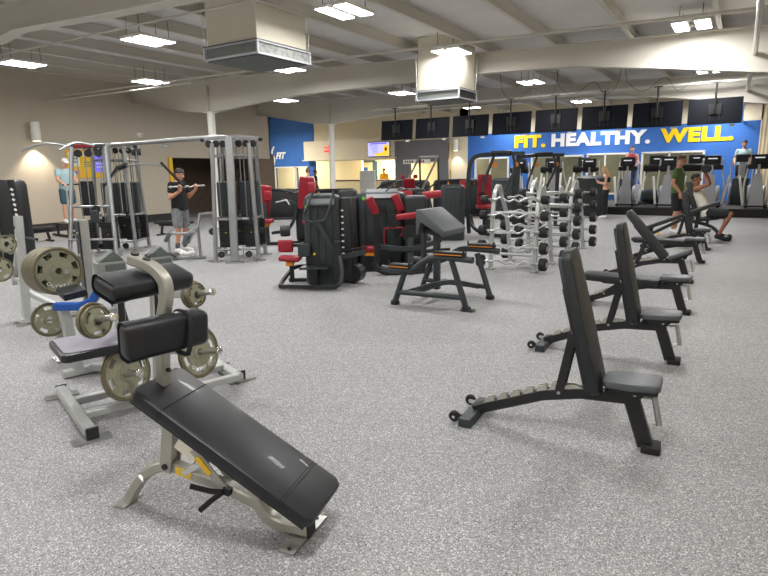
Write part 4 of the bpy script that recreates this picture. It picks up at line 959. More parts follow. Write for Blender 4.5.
# -- black selector machine cut by the left edge
def left_machine():
    t = thing('selector_machine', 'tall black selector machine cut by the left edge of the photo, against the beige wall', 'exercise machine', (-11.55, 5.25, 0), math.radians(35))
    tower_body(t, (0, 0.2, 0), 0.95, 0.5, 1.56, 0, 'shroud', 'weight', False)
    MB().bar([(0.46, -0.05, 0.05), (0.40, -0.05, 1.56)], 0.10, 0.08, hint=(0, 1, 0)).build('side_column', 'black', t)
    for k in range(7): MB().box((0.42+0.004*(7-k), -0.095, 0.85+k*0.09), (0.05, 0.006, 0.04), r=(0, 0.5, 0)).build('stack_number', 'label', t)
    for x in (-0.1, 0.1): MB().cyl((x, -0.08, 0.1), (x, -0.08, 1.4), 0.012, 8).build('guide_rod', 'rod', t)
    MB().cyl((0.0, -0.08, 1.25), (0.06, -0.10, 1.30), 0.014, 8).build('yellow_pin', 'yellow', t)
    MB().bar([(-0.5, -0.3, 0.04), (0.7, -0.3, 0.04)], 0.1, 0.08).build('base', 'black', t)
left_machine()
# ================================================================== ARM CURL BENCH WITH BAR RESTS
def curl_bench():
    O = Vector((-3.08, 6.37, 0)); t = thing('arm_curl_bench', 'charcoal arm curl bench with sloping grey pad and yellow striped bar rests on four legs', 'weight bench', O, 0)
    L = lambda x, y, z: (x-O.x, y-O.y, z)
    for (b, tp) in ((L(-3.52, 5.93, 0.03), L(-3.40, 5.98, 0.42)), (L(-2.61, 6.0, 0.03), L(-2.80, 6.0, 0.58)), (L(-2.60, 6.72, 0.03), L(-2.80, 6.76, 0.56)), (L(-3.62, 6.82, 0.03), L(-3.46, 6.80, 0.42))):
        l = MB().tube([b, tp], 0.036, 14).build('leg', 'dark', t)
        MB().lathe([(0.0, -0.03), (0.055, -0.03), (0.055, 0.01), (0.04, 0.022), (0, 0.022)], (b[0], b[1], 0.03), (0, 0, 1), 18).build('rubber_foot', 'rubber', l)
    MB().box(L(-2.585, 5.99, 0.014), (0.16, 0.09, 0.026), bev=0.008).build('foot_plate', 'dark', t)
    MB().tube([L(-3.48, 5.95, 0.15), L(-2.66, 6.0, 0.15)], 0.032, 12).build('front_lower_rail', 'dark', t)
    MB().tube([L(-3.57, 6.81, 0.15), L(-2.65, 6.73, 0.15)], 0.032, 12).build('rear_lower_rail', 'dark', t)
    for y, n in ((5.97, 'front'), (6.79, 'rear')):
        MB().tube(smooth([L(-3.72, y, 0.43), L(-3.50, y, 0.415), L(-3.30, y, 0.44), L(-3.16, y, 0.53), L(-3.02, y, 0.60), L(-2.78, y, 0.61), L(-2.52, y, 0.60)], 6), 0.038, 14).build(n+'_curved_beam', 'dark', t)
    for (x0, x1, y, z) in ((-3.60, -3.32, 5.97, 0.475), (-3.0, -2.62, 5.97, 0.66), (-3.60, -3.32, 6.79, 0.475), (-2.92, -2.58, 6.79, 0.66)):
        r = MB().box(L((x0+x1)/2, y, z), (x1-x0, 0.12, 0.05), bev=0.008).build('bar_rest', 'black', t)
        MB().box(L((x0+x1)/2, y-0.062, z-0.008), (x1-x0-0.02, 0.006, 0.009)).build('yellow_stripe', 'orange', r)
        for x in (x0, x1): MB().tube([L(x, y-0.04, z), L(x, y-0.04, z+0.055)], 0.012, 8).build('end_stop', 'black', r)
    MB().bar([L(-3.26, 6.55, 0.10), L(-3.26, 6.55, 0.92)], 0.085, 0.075, hint=(1, 0, 0)).build('centre_post', 'dark', t)
    for k in range(8): MB().cyl(L(-3.245, 6.508, 0.56+k*0.04), L(-3.245, 6.514, 0.56+k*0.04), 0.009, 8).build('adjust_hole', 'worn', t)
    MB().bar([L(-3.52, 6.70, 0.38), L(-3.52, 6.68, 1.0)], 0.06, 0.06, hint=(1, 0, 0)).build('rear_post', 'dark', t)
    MB().bar(smooth([L(-3.40, 6.0, 0.14), L(-3.1, 6.15, 0.24), L(-2.95, 6.4, 0.24), L(-2.75, 6.70, 0.15)], 4), 0.04, 0.06).build('cross_brace', 'dark', t)
    MB().bar([L(-3.26, 5.99, 0.16), L(-3.26, 6.80, 0.16)], 0.06, 0.06).build('cross_member', 'dark', t)
    MB().ball(L(-3.30, 6.48, 0.50), (0.06, 0.06, 0.06)).build('yellow_knob', 'yellow', t)
    # sloping pad: long face falls toward +x, with a thick upright edge
    y0, y1 = 6.28, 6.92
    poly = [(-3.42, 0.82), (-3.38, 0.82), (-3.36, 1.0), (-3.06, 0.80), (-3.03, 0.84), (-3.03, 0.88), (-3.36, 1.125), (-3.42, 1.125)]
    MB().prism([(x-O.x, z) for x, z in poly], (0, (y0+y1)/2-O.y, 0), (1, 0, 0), (0, 0, 1), y1-y0, bev=0.014).build('arm_pad', 'vinyl_grey', t)
    MB().prism([(-3.37-O.x, 0.90), (-3.10-O.x, 0.80), (-3.12-O.x, 0.78), (-3.37-O.x, 0.83)], (0, 6.55-O.y, 0), (1, 0, 0), (0, 0, 1), 0.3).build('pad_bracket', 'black', t)
curl_bench()

# ================================================================== BARBELL RACKS AND FIXED BARBELLS
def rack(loc, rz, label, wid, top, dep=0.95):
    t = thing('barbell_rack', label, 'barbell rack', loc, rz)
    for s in (-1, 1):
        x = s*wid/2
        pts = smooth([(x, 0, 0.03), (x, 0.05, top*0.6), (x, 0.12, top-0.16), (x, 0.22, top-0.02), (x, 0.34, top-0.02), (x, 0.42, top-0.16), (x, dep*0.75, top*0.6), (x, dep, 0.03)], 5)
        a = MB().bar(pts, 0.045, 0.065, hint=(1, 0, 0)).build('arched_side', 'silver_l', t)
        MB().box((x, 0, 0.015), (0.10, 0.14, 0.03)).box((x, dep, 0.015), (0.10, 0.14, 0.03)).build('foot_plate', 'steel', a)
        for k in range(5):
            z = 0.13+k*0.245
            MB().bar([(x, -0.01+0.02*k, z), (x, -0.09+0.02*k, z-0.005), (x, -0.10+0.02*k, z+0.035)], 0.03, 0.014).build('saddle', 'steel', t)
            MB().bar([(x, dep-0.02-0.04*k, z), (x, dep+0.08-0.04*k, z-0.005), (x, dep+0.09-0.04*k, z+0.035)], 0.03, 0.014).build('saddle', 'steel', t)
    for z in (0.26, 0.92): MB().tube([(-wid/2, 0.06, z), (wid/2, 0.06, z)], 0.022, 10).build('cross_rail', 'silver', t)
    MB().tube([(-wid/2, dep-0.1, 0.26), (wid/2, dep-0.1, 0.26)], 0.022, 10).build('cross_rail', 'silver', t)
def barbell(label, loc, rz, L_, r, curl=True, grp=''):
    t = thing('curl_barbell' if curl else 'straight_barbell', label, 'barbell', loc, rz, grp)
    if curl: pts = smooth([(-L_/2+0.06, 0, 0), (-L_*0.32, 0, 0), (-L_*0.22, 0, 0.030), (-L_*0.09, 0, -0.030), (0, 0, 0.004), (L_*0.09, 0, -0.030), (L_*0.22, 0, 0.030), (L_*0.32, 0, 0), (L_/2-0.06, 0, 0)], 4)
    else: pts = [(-L_/2, 0, 0), (L_/2, 0, 0)]
    MB().tube(pts, 0.015, 10, hint=(0, 1, 0)).build('bar', 'silver_l' if curl else 'steel', t)
    for s in (-1, 1):
        h = MB().lathe([(0, -0.055), (r*0.85, -0.055), (r, -0.042), (r, 0.042), (r*0.85, 0.055), (0, 0.055)], (s*(L_/2), 0, 0), (1, 0, 0), 22).build('head', 'rubber', t)
        MB().cyl((s*(L_/2)+s*0.055, 0, 0), (s*(L_/2)+s*0.060, 0, 0), r*0.42, 16).build('end_disc', 'steel', h)
RW = 0.72
rack((-3.04, 8.78, 0), 0, 'pale silver arched rack nearest the viewer, holding curved curl bars', RW, 1.34)
ORD = ['top', 'second', 'third', 'fourth', 'bottom']
for k in range(5):
    z = 0.13+k*0.245
    barbell('curved curl barbell on the front side of the near rack, %s level' % ORD[4-k], (-3.04, 8.78-0.055+0.02*k, z+0.017), 0, 1.02-0.012*k, 0.10-0.008*k, True, 'curl bars on the near rack')
    barbell('curved curl barbell on the far side of the near rack, %s level' % ORD[4-k], (-3.00, 9.77-0.04*k, z+0.017), 0, 1.02, 0.10-0.008*k, True, 'curl bars on the near rack')
rack((-3.12, 11.0, 0), math.radians(-4), 'pale silver arched rack standing behind the curl bar rack, holding straight barbells', 0.78, 1.36)
for k in range(5):
    z = 0.13+k*0.245
    barbell('straight fixed barbell on the front of the far rack, %s level' % ORD[4-k], (-3.12, 11.0-0.055+0.02*k, z+0.017), math.radians(-4), 1.10, 0.105-0.004*k, False, 'straight bars on the far rack')
    barbell('straight fixed barbell on the back of the far rack, %s level' % ORD[4-k], (-3.05, 12.0-0.04*k, z+0.017), math.radians(-4), 1.12, 0.10-0.004*k, False, 'straight bars on the far rack')

# ================================================================== DUMBBELL RACK at the right wall
def dumbbell_rack():
    t = thing('dumbbell_rack', 'three tier dumbbell rack along the right side, cut by the photo edge', 'dumbbell rack', (0.98, 16.5, 0), 0)
    for z, x in ((0.30, 0.0), (0.62, 0.12), (0.94, 0.24)):
        MB().box((x-0.10, 0, z), (0.30, 6.6, 0.03), r=(0, 0.25, 0)).build('shelf', 'dark', t)
    for y in (-3.2, -1.1, 1.1, 3.2):
        MB().bar([(0.0, y, 0.03), (0.40, y, 1.05)], 0.06, 0.05, hint=(0, 1, 0)).build('upright', 'silver', t)
        MB().bar([(-0.25, y, 0.03), (0.45, y, 0.03)], 0.06, 0.05).build('foot', 'silver', t)
dumbbell_rack()
def dumbbell0(loc):
    t = thing('dumbbell', '', 'dumbbell', loc, 0, 'dumbbells on the rack at the right edge')
    for s in (-1, 1): MB().lathe([(0, -0.05), (0.062, -0.05), (0.07, -0.04), (0.07, 0.04), (0.062, 0.05), (0, 0.05)], (s*0.115, 0, 0), (1, 0, 0), 16).build('head', 'rubber', t)
    MB().cyl((-0.07, 0, 0), (0.07, 0, 0), 0.016, 10).build('handle', 'chrome', t)
    for s in (-1, 1): MB().cyl((s*0.165, 0, 0), (s*0.168, 0, 0), 0.035, 12).build('end_disc', 'steel', t)
    return t
D0 = None
for j, (z, x) in enumerate(((0.30, 0.0), (0.62, 0.12), (0.94, 0.24))):
    for k in range(15):
        loc = (0.98+x-0.10, 16.5-3.05+k*0.43, z+0.088)
        lab = 'black dumbbell on the %s shelf of the right rack, %s' % (['lowest', 'middle', 'top'][j], ['nearest the viewer', 'second nearest', 'third nearest', 'fourth nearest', 'fifth nearest', 'sixth nearest', 'seventh nearest', 'middle one', 'seventh from far end', 'sixth from far end', 'fifth from far end', 'fourth from far end', 'third from far end', 'second from far end', 'at the far end'][k])
        if D0 is None: D0 = dumbbell0(loc); D0['label'] = lab
        else: dup(D0, loc, 0, lab)
for d in [o for o in COL.objects if o.name.startswith('dumbbell') and o.type == 'EMPTY' and 'rack' not in o.name]:
    d.rotation_euler = (0, 0.25, 0)

# incline bench with the resting man, and a long dark bench left of it
def incline_station():
    t = thing('incline_bench', 'dark adjustable bench in a low curved frame that the white shirt man reclines on', 'weight bench', (-0.85, 14.55, 0), 0)
    MB().box((-0.10, 0, 0.88), (0.10, 0.30, 0.78), r=(0, -0.28, 0), bev=0.03, seg=2).build('backrest', 'vinyl_dull', t)
    MB().box((0.24, 0, 0.46), (0.42, 0.32, 0.08), r=(0, -0.15, 0), bev=0.025, seg=2).build('seat', 'vinyl_dull', t)
    MB().bar(smooth([(-0.35, 0, 0.42), (0.0, 0, 0.37), (0.30, 0, 0.28), (0.48, 0, 0.12), (0.54, 0, 0.05)], 4), 0.07, 0.07, hint=(0, 1, 0)).build('curved_beam', 'dark', t)
    MB().box((0.60, 0, 0.04), (0.10, 0.46, 0.08), bev=0.01).build('foot_bar', 'dark', t)
    for s in (-1, 1): MB().cyl((0.66, s*0.20, 0.05), (0.66, s*0.25, 0.05), 0.055, 16).build('wheel', 'rubber', t)
    MB().bar([(-0.1, 0, 0.5), (-0.05, 0, 0.38)], 0.06, 0.06, hint=(1, 0, 0)).build('pivot_post', 'dark', t)
    MB().bar([(-0.9, 0, 0.07), (-0.32, 0, 0.40)], 0.06, 0.07).build('rear_beam', 'black', t)
    MB().box((-0.92, 0, 0.03), (0.08, 0.42, 0.06)).build('rear_foot', 'black', t)
    MB().bar([(0.22, 0, 0.30), (0.22, 0, 0.44)], 0.06, 0.06, hint=(1, 0, 0)).build('seat_post', 'dark', t)
incline_station()
def long_bench():
    t = thing('decline_bench', 'long black padded bench sloping up to the right, behind the flat benches', 'weight bench', (-1.15, 13.45, 0), math.radians(4))
    MB().bar([(-0.55, 0, 0.32), (0.75, 0, 0.86)], 0.28, 0.07).build('pad', 'vinyl_dull', t)
    MB().bar([(-0.5, 0, 0.05), (-0.45, 0, 0.33)], 0.07, 0.07, hint=(1, 0, 0)).build('front_leg', 'black', t)
    MB().bar([(0.35, 0, 0.05), (0.40, 0, 0.68)], 0.07, 0.07, hint=(1, 0, 0)).build('rear_leg', 'black', t)
    MB().bar([(-0.55, 0, 0.05), (0.45, 0, 0.05)], 0.07, 0.06).build('base_rail', 'black', t)
    MB().cyl((-0.30, -0.16, 0.22), (-0.30, -0.19, 0.22), 0.03, 12).build('yellow_knob', 'yellow', t)
    for s in (-1, 1): MB().cyl((-0.62, s*0.14, 0.28), (-0.50, s*0.14, 0.30), 0.05, 12).build('ankle_roller', 'rubber', t)
long_bench()

# low dark benches near the left wall and small things on the floor
def low_bench(loc, rz, label):
    t = thing('flat_bench', label, 'weight bench', loc, rz)
    MB().box((0, 0, 0.34), (1.05, 0.27, 0.07), bev=0.02, seg=2).build('pad', 'vinyl_dull', t)
    MB().bar([(-0.45, 0, 0.27), (0.45, 0, 0.27)], 0.06, 0.05).build('rail', 'black', t)
    for x in (-0.4, 0.4):
        MB().bar([(x, 0, 0.03), (x*0.9, 0, 0.26)], 0.06, 0.05, hint=(0, 1, 0)).build('leg', 'black', t)
        MB().box((x, 0, 0.02), (0.06, 0.42, 0.04)).build('foot', 'black', t)
low_bench((-13.0, 10.3, 0), math.radians(20), 'low flat black bench between the two cable towers, near the left wall')
low_bench((-15.0, 7.6, 0), math.radians(80), 'low flat black bench along the left wall, left of the white capped man')
def gym_bag(): 
    t = thing('shoe_pair', 'white and grey shoe pair beside the man in the black t-shirt', 'shoes', (-9.55, 7.72, 0), 0.3)
    for k, (x, r) in enumerate(((0, 0.1), (0.16, -0.2))):
        s = MB().ball((x, 0, 0.045), (0.10, 0.28, 0.09), (0, 0, r)).build('shoe', 'c_white', t)
        MB().box((x, 0, 0.012), (0.09, 0.25, 0.022), r=(0, 0, r), bev=0.01, seg=2).build('sole', 'lightgrey', s)
gym_bag()
# ================================================================== HUNG FIXTURES
def tv(loc, label):
    t = thing('television', label, 'television', loc, 0, 'televisions hanging from the ceiling')
    MB().box((0, 0, 0), (1.25, 0.045, 0.665), r=(-0.10, 0, 0), bev=0.008).build('casing', 'screen', t)
    MB().box((0, 0.028, 0.0), (1.20, 0.006, 0.65), r=(-0.10, 0, 0)).build('screen', 'bezel', t)
    b = MB().box((0, -0.05, 0.05), (0.30, 0.03, 0.26)).box((-0.11, -0.04, -0.02), (0.03, 0.04, 0.42)).box((0.11, -0.04, -0.02), (0.03, 0.04, 0.42)).build('wall_bracket', 'bezel', t)
    MB().cyl((0, -0.09, -0.05), (0, -0.09, 0.72), 0.024, 12).build('ceiling_pole', 'bezel', t)
    MB().box((0, -0.09, 0.72), (0.22, 0.12, 0.02)).build('ceiling_plate', 'bezel', t)
    MB().tube(smooth([(0.0, -0.11, 0.45), (0.04, -0.10, 0.2), (-0.03, -0.10, 0.05), (0.02, -0.10, -0.25)], 4), 0.006, 6).build('hanging_cable', 'bezel', t)
    MB().box((0.42, 0.03, -0.37), (0.12, 0.05, 0.06)).build('sensor_box', 'white', t)
    return t
T0 = None
for k in range(8):
    loc = (-10.52+1.382*k, 18.0, 2.99)
    lab = 'dark wide television hanging by a pole, %s' % ['leftmost of the row', 'second from the left', 'third from the left', 'fourth from the left', 'fifth from the left', 'third from the right', 'second from the right', 'rightmost of the row'][k]
    if T0 is None: T0 = tv(loc, lab)
    else: dup(T0, loc, 0, lab)
# the poles reach a strut rail under the roof
struct('trim_60', MB().box((-5.6, 17.91, 3.72), (11.8, 0.05, 0.05)), 'girder')
for i, x in enumerate((-11.2, -8.5, -5.7, -3.0, -0.2)):
    struct('trim_%d' % (61+i), MB().cyl((x, 17.91, 3.7), (x, 17.91, roofz(x)-0.0), 0.012, 8), 'girder')

def diffuser(loc, w, d, h, zb, label):
    t = thing('air_diffuser', label, 'air vent', (loc[0], loc[1], zb), 0)
    hh = roofz(loc[0])-zb-0.22
    MB().box((0, 0, 0.22+hh/2), (w*0.94, d*0.94, hh)).build('duct_box', 'cream', t)
    MB().box((0, 0, 0.215), (w+0.03, d+0.03, 0.015)).build('top_flange', 'dark', t)
    MB().box((0, 0, 0.11), (w-0.04, d-0.04, 0.19)).build('grille', 'grille', t)
    MB().box((0, 0, 0.005), (w-0.06, d-0.06, 0.03)).build('bottom_pan', 'wedge_d', t)
    f = MB()
    for z in (0.02, 0.20):
        f.box((0, -d/2, z), (w, 0.03, 0.03)).box((0, d/2, z), (w, 0.03, 0.03)).box((-w/2, 0, z), (0.03, d, 0.03)).box((w/2, 0, z), (0.03, d, 0.03))
    for sx in (-1, 1):
        for sy in (-1, 1): f.box((sx*w/2, sy*d/2, 0.11), (0.035, 0.035, 0.2))
    f.build('frame', 'lightgrey', t)
    for sx in (-1, 1):
        for sy in (-1, 1): MB().cyl((sx*w*0.49, sy*d*0.49, 0.22), (sx*w*0.51, sy*d*0.51, min(0.95, hh)), 0.007, 6).build('hanger_rod', 'white', t)
diffuser((-7.05, 7.55), 1.15, 1.25, 0, 3.38, 'big square cream air diffuser with dark grille, the nearer one on the left')
diffuser((-5.62, 11.75), 0.98, 0.90, 0, 3.03, 'square cream air diffuser farther off, above the televisions')

def pipe(name, pts, r, label, m='girder'):
    o = MB().tube(pts, r, 10).build(name, m); tag(o, label, 'pipe'); return o
pipe('sprinkler_pipe', [(-17.2, 10.15, 3.92), (-6.6, 10.15, 3.86), (1.8, 10.6, 3.80)], 0.024, 'long thin pale pipe running across under the roof, middle of the room')
pipe('conduit', [(-17.42, 9.7, 3.72), (-11.3, 9.75, 3.70)], 0.016, 'short thin pale conduit near the left wall')
pipe('sprinkler_pipe', [(-14, 6.25, 3.95), (1.8, 6.25, 3.85)], 0.016, 'thin pale pipe across the ceiling nearest the viewer')
pipe('roof_conduit', [(0.0, 4.0, 3.52), (-0.06, 13.0, 3.50), (-0.3, 24.8, 3.5), (-0.3, 25.9, 3.2)], 0.04, 'thick grey conduit running away along the right side of the ceiling', 'steel')
# swagged cables near the televisions
for i, (x, y) in enumerate(((-3.9, 16.8), (-2.2, 17.2), (-5.6, 17.0))):
    tag(MB().tube(smooth([(x-0.8, y, roofz(x-0.8)), (x-0.7, y, 3.8), (x-0.3, y, 3.55), (x+0.2, y, 3.85), (x+0.5, y, 3.50), (x+0.8, y, 3.72), (x+0.9, y, roofz(x+0.9))], 5), 0.007, 6).build('hanging_wire', 'dark'), 'dark swagged wire under the roof, %s' % ['above the middle of the sign', 'above the right of the sign', 'above the left of the sign'][i], 'wire')

# wall things
t = thing('sign_lettering', 'FIT. HEALTHY. WELL. in yellow and white capitals painted across the blue far wall', 'sign', (-9.04, YF-0.02, 2.5))
for body, m, x0, x1 in (('FIT.', 'sign_y', -9.04, -7.62), ('HEALTHY.', 'sign_w', -7.37, -3.40), ('WELL.', 'sign_y', -3.05, -0.52)):
    o = text_mesh('word', body, 0.78, m, t, (0, 0, 0), (PI/2, 0, 0), 0.01, 0.045, 0.0, 1.10)
    vs = [v.co for v in o.data.vertices]; a, b = min(v.x for v in vs), max(v.x for v in vs); c, d = min(v.y for v in vs), max(v.y for v in vs)
    o.scale = ((x1-x0)/(b-a), 0.56/(d-c), 1); o.location = (x0+9.04-a*o.scale[0], 0, -c*o.scale[1])
t = thing('fit_lettering', 'white slanted FIT with a thin curved figure logo on the blue wall at the left', 'sign', (-23.4, YF-0.02, 2.3))
o = text_mesh('word', 'FIT', 0.50, 'sign_w', t, (0.05, 0, 0.10), (PI/2, 0, 0.0), 0.01, 0.02, 0.3)
MB().sweep(smooth([(-0.15, 0, -0.35), (-0.05, 0, 0.1), (-0.22, 0, 0.45), (-0.05, 0, 0.8)], 5), [(-0.05, -0.01), (0.05, -0.01), (0.05, 0.01), (-0.05, 0.01)], hint=(0, 1, 0)).build('logo_curve', 'sign_w', t)

def wall_lamp(name, loc, axis, label, power, out):
    t = thing(name, label, 'wall lamp', loc)
    MB().cyl((0, 0, -0.26), (0, 0, 0.26), 0.13, 24).build('lamp_cylinder', 'white', t)
    MB().box((-out[0]*0.16, -out[1]*0.16, 0), (0.08 if out[0] else 0.1, 0.08 if out[1] else 0.1, 0.12)).build('bracket', 'white', t)
    MB().cyl((0, 0, -0.275), (0, 0, -0.262), 0.10, 20).build('lit_glass', 'warm', t)
    ld = bpy.data.lights.new('wall_spot', 'SPOT'); ld.energy = power; ld.spot_size = math.radians(95); ld.spot_blend = 0.5; ld.color = (1, 0.86, 0.66); ld.shadow_soft_size = 0.06
    lo = bpy.data.objects.new('wall_spot', ld); COL.objects.link(lo); lo.location = (loc[0], loc[1], loc[2]-0.29)
    if out[0] < 0: lo.rotation_euler = (0, math.radians(-35), 0)
wall_lamp('wall_lamp', (XL+0.22, 9.2, 2.86), 0, 'white cylinder lamp on the left wall throwing warm light down', 160, (1, 0))
wall_lamp('wall_lamp', (-11.85, YF-0.22, 2.75), 0, 'small white cylinder lamp on the far wall, left of the blue sign wall', 70, (0, -1))

wall_lamp('wall_lamp', (XR-0.22, 5.6, 2.86), 0, 'white cylinder lamp on the right wall beside the nearest benches', 260, (-1, 0))
wall_lamp('wall_lamp', (XR-0.22, 9.6, 2.86), 0, 'white cylinder lamp on the right wall beside the farther benches', 260, (-1, 0))
t = thing('wall_poster', 'yellow poster with white and blue notices on the left wall, behind the cable tower', 'poster', (XL+0.02, 10.75, 1.55))
MB().box((0, 0, 0.42), (0.02, 1.30, 0.84)).build('board', 'yellow', t)
for (y, z, w, h, m) in ((-0.42, 0.56, 0.34, 0.42, 'white'), (-0.02, 0.40, 0.30, 0.30, 'label_y'), (-0.42, 0.16, 0.30, 0.14, 'c_pink'), (0.42, 0.42, 0.40, 0.50, 'scr_d'), (0.0, 0.70, 0.26, 0.14, 'white')):
    MB().box((0.013, y, z), (0.008, w, h)).build('notice', m, t)
    for k in range(3): MB().box((0.018, y, z+h*(0.25-0.22*k)), (0.004, w*0.7, h*0.07)).build('print_line', 'c_slate' if m != 'scr_d' else 'label', t)
t = thing('fire_alarm', 'small white alarm box high on the left wall above the overhead beam', 'alarm', (XL+0.03, 12.69, 2.92))
MB().box((0, 0, 0), (0.06, 0.22, 0.14), bev=0.015).build('box', 'white', t); MB().ball((0.03, 0.05, 0), (0.03, 0.05, 0.05)).build('lens', 'lightgrey', t)
t = thing('exit_sign', 'small glowing red EXIT sign on the cream soffit over the reception', 'sign', (-19.2, YF-0.56, 2.78))
MB().box((0, 0, 0), (0.42, 0.06, 0.26), bev=0.01).build('housing', 'exit', t)
text_mesh('exit_letters', 'EXIT', 0.17, 'label', t, (-0.18, -0.035, -0.06), (PI/2, 0, 0), 0.003, 0.004)
t = thing('lobby_screen', 'lit lilac and yellow screen on the cream soffit over the reception', 'television', (-15.95, YF-0.545, 2.68), math.radians(-2))
MB().box((0, 0, 0), (1.36, 0.05, 0.74), bev=0.01).build('casing', 'bezel', t)
MB().box((0, -0.03, 0), (1.30, 0.01, 0.68)).build('screen', 'scr_l', t)
MB().prism([(-0.25, -0.33), (0.64, -0.33), (0.64, 0.20), (0.30, 0.20), (0.28, -0.14), (-0.15, -0.18)], (0, -0.038, 0), (1, 0, 0), (0, 0, 1), 0.004).build('yellow_panel', 'scr_y', t)
for k in range(5): MB().box((-0.3+0.03*k, -0.038, 0.22-0.10*k), (0.5-0.05*k, 0.004, 0.03)).build('screen_text', 'scr_d', t)
MB().box((0.45, -0.044, 0.0), (0.12, 0.004, 0.16)).build('figure', 'bezel', t)
MB().box((0, -0.038, 0.29), (1.0, 0.004, 0.06)).build('screen_heading', 'scr_d', t)
tag(MB().box((-13.75, 21.0, 1.18), (0.78, 0.04, 0.9), bev=0.01).build('notice_board', 'label'), 'plain white freestanding board in front of the reception', 'board')
for x in (-14.1, -13.4):
    MB().cyl((x, 21.0, 0.0), (x, 21.0, 0.75), 0.02, 8).build('board_leg', 'silver', bpy.data.objects['notice_board'])
struct('trim_70', MB().box((-20.9, 31.3, 2.30), (2.0, 0.04, 0.22)), 'c_slate')
t = thing('reception_counter', 'long cream reception counter beyond the machines', 'counter', (-17.6, 27.2, 0))
MB().box((0, 0, 0.55), (4.6, 0.5, 1.1)).build('body', 'wall_y', t); MB().box((0, 0, 1.12), (4.8, 0.65, 0.05), bev=0.01).build('worktop', 'maroon', t)
t = thing('half_wall', 'dark low wall below the lit left window', 'partition', (-21.5, 24.5, 0))
MB().box((0, 0, 0.35), (3.6, 0.15, 0.7)).build('panel', 'maroon', t); MB().box((0, 0, 0.72), (3.6, 0.22, 0.04)).build('cap', 'black', t)
# yellow and white items seen through the doorway of the dark partition
t = thing('yellow_display', 'yellow display panel seen through the charcoal partition doorway', 'display', (-13.4, 28.6, 0))
MB().box((0.3, 0, 1.0), (0.7, 0.08, 1.2)).build('panel', 'yellow', t); MB().box((0.3, 0, 0.2), (0.9, 0.4, 0.4)).build('foot', 'white', t)
t = thing('red_slogan_sign', 'small sign with red capitals hung over the charcoal partition doorway', 'sign', (-13.9, YF-0.325, 2.03))
MB().box((0, 0, 0), (1.5, 0.04, 0.2)).build('panel', 'white', t)
for k, m in ((0, 'c_slate'), (1, 'red')):
    for j in range(4): MB().box((-0.62+k*0.62+j*0.13, -0.024, 0), (0.08, 0.006, 0.11)).build('letter_block', m, t)

# ================================================================== CARDIO DECK
struct('floor_platform', MB().box((-4.1, 23.5, 0.13), (9.6, 4.8, 0.26)), 'base')
struct('trim_71', MB().box((-4.1, 21.08, 0.245), (9.6, 0.03, 0.03)), 'dark')
struct('floor_bronze', MB().box((-6.9, 19.2, 0.006), (3.4, 1.6, 0.012)), 'maroon')
def climber(loc, label):
    t = thing('elliptical_trainer', label, 'cardio machine', loc, 0, 'elliptical trainers on the black platform')
    p = MB(); p.sweep([(0, 0, 0), (0, 0.02, 0.5), (0, 0.05, 1.05)], [(-0.17, -0.16), (0.17, -0.16), (0.13, 0.16), (-0.13, 0.16)], hint=(0, 1, 0), scale=[1.25, 0.95, 0.62]); p.build('front_shroud', 'ellip', t)
    MB().tube([(0, 0.05, 1.0), (0, 0.06, 1.38)], 0.045, 12).build('console_neck', 'ellip', t)
    c = MB().box((0, 0.04, 1.50), (0.46, 0.10, 0.30), r=(-0.15, 0, 0), bev=0.03, seg=2).build('console', 'bezel', t)
    MB().box((0, -0.03, 1.55), (0.26, 0.01, 0.035), r=(-0.15, 0, 0)).build('console_lettering', 'led', c)
    MB().box((0, 0.10, 1.28), (0.62, 0.14, 0.16), bev=0.05, seg=2).build('tray', 'bezel', t)
    for s in (-1, 1):
        MB().tube(smooth([(s*0.30, 0.9, 0.12), (s*0.36, 0.55, 0.65), (s*0.30, 0.30, 1.15), (s*0.27, 0.22, 1.55)], 4), 0.026, 8).build('moving_arm', 'white', t)
        MB().bar([(s*0.34, 0.15, 0.08), (s*0.50, 0.55, 1.0)], 0.07, 0.05, hint=(0, 1, 0)).build('side_frame', 'white', t)
        MB().box((s*0.16, 0.9, 0.28), (0.16, 0.45, 0.06), bev=0.02).build('foot_pedal', 'black', t)
        MB().lathe([(0, -0.05), (0.25, -0.05), (0.28, 0), (0.25, 0.05), (0, 0.05)], (s*0.20, 0.45, 0.42), (1, 0, 0), 20).build('flywheel_cover', 'lightgrey', t)
    MB().box((0, 0.6, 0.06), (0.60, 1.6, 0.10), bev=0.03).build('base', 'black', t)
    return t
E0 = None
for k in range(8):
    loc = (0.33-1.27*k, 21.6, 0.26)
    if k == 7: continue
    lab = 'grey fronted elliptical trainer on the platform, %s' % ['rightmost one', 'second from the right', 'third from the right, behind the green shirt man', 'fourth from the right', 'fifth from the right', 'third from the left', 'second from the left', ''][k]
    if E0 is None: E0 = climber(loc, lab)
    else: dup(E0, loc, 0, lab)
def treadmill(loc, label):
    t = thing('treadmill', label, 'cardio machine', loc, 0, 'treadmills in the back row')
    MB().box((0, 0.9, 0.16), (0.80, 1.9, 0.14), bev=0.03).build('running_deck', 'black', t)
    MB().box((0, -0.05, 0.30), (0.82, 0.42, 0.46), bev=0.12, seg=4).build('motor_hood', 'dark', t)
    for s in (-1, 1):
        MB().bar([(s*0.40, 0.0, 0.2), (s*0.38, 0.25, 1.25)], 0.06, 0.08, hint=(0, 1, 0)).build('upright', 'white', t)
        MB().tube([(s*0.38, 0.25, 1.20), (s*0.38, 0.75, 1.10)], 0.025, 8).build('side_handle', 'black', t)
    MB().box((0, 0.22, 1.28), (0.86, 0.16, 0.26), r=(0.3, 0, 0), bev=0.05, seg=3).build('console', 'bezel', t)
    MB().box((0, 0.24, 1.56), (0.50, 0.05, 0.32), bev=0.02).build('console_screen', 'bezel', t)
    MB().box((0, 0.205, 1.60), (0.20, 0.01, 0.03)).build('console_lettering', 'led', t)
    return t
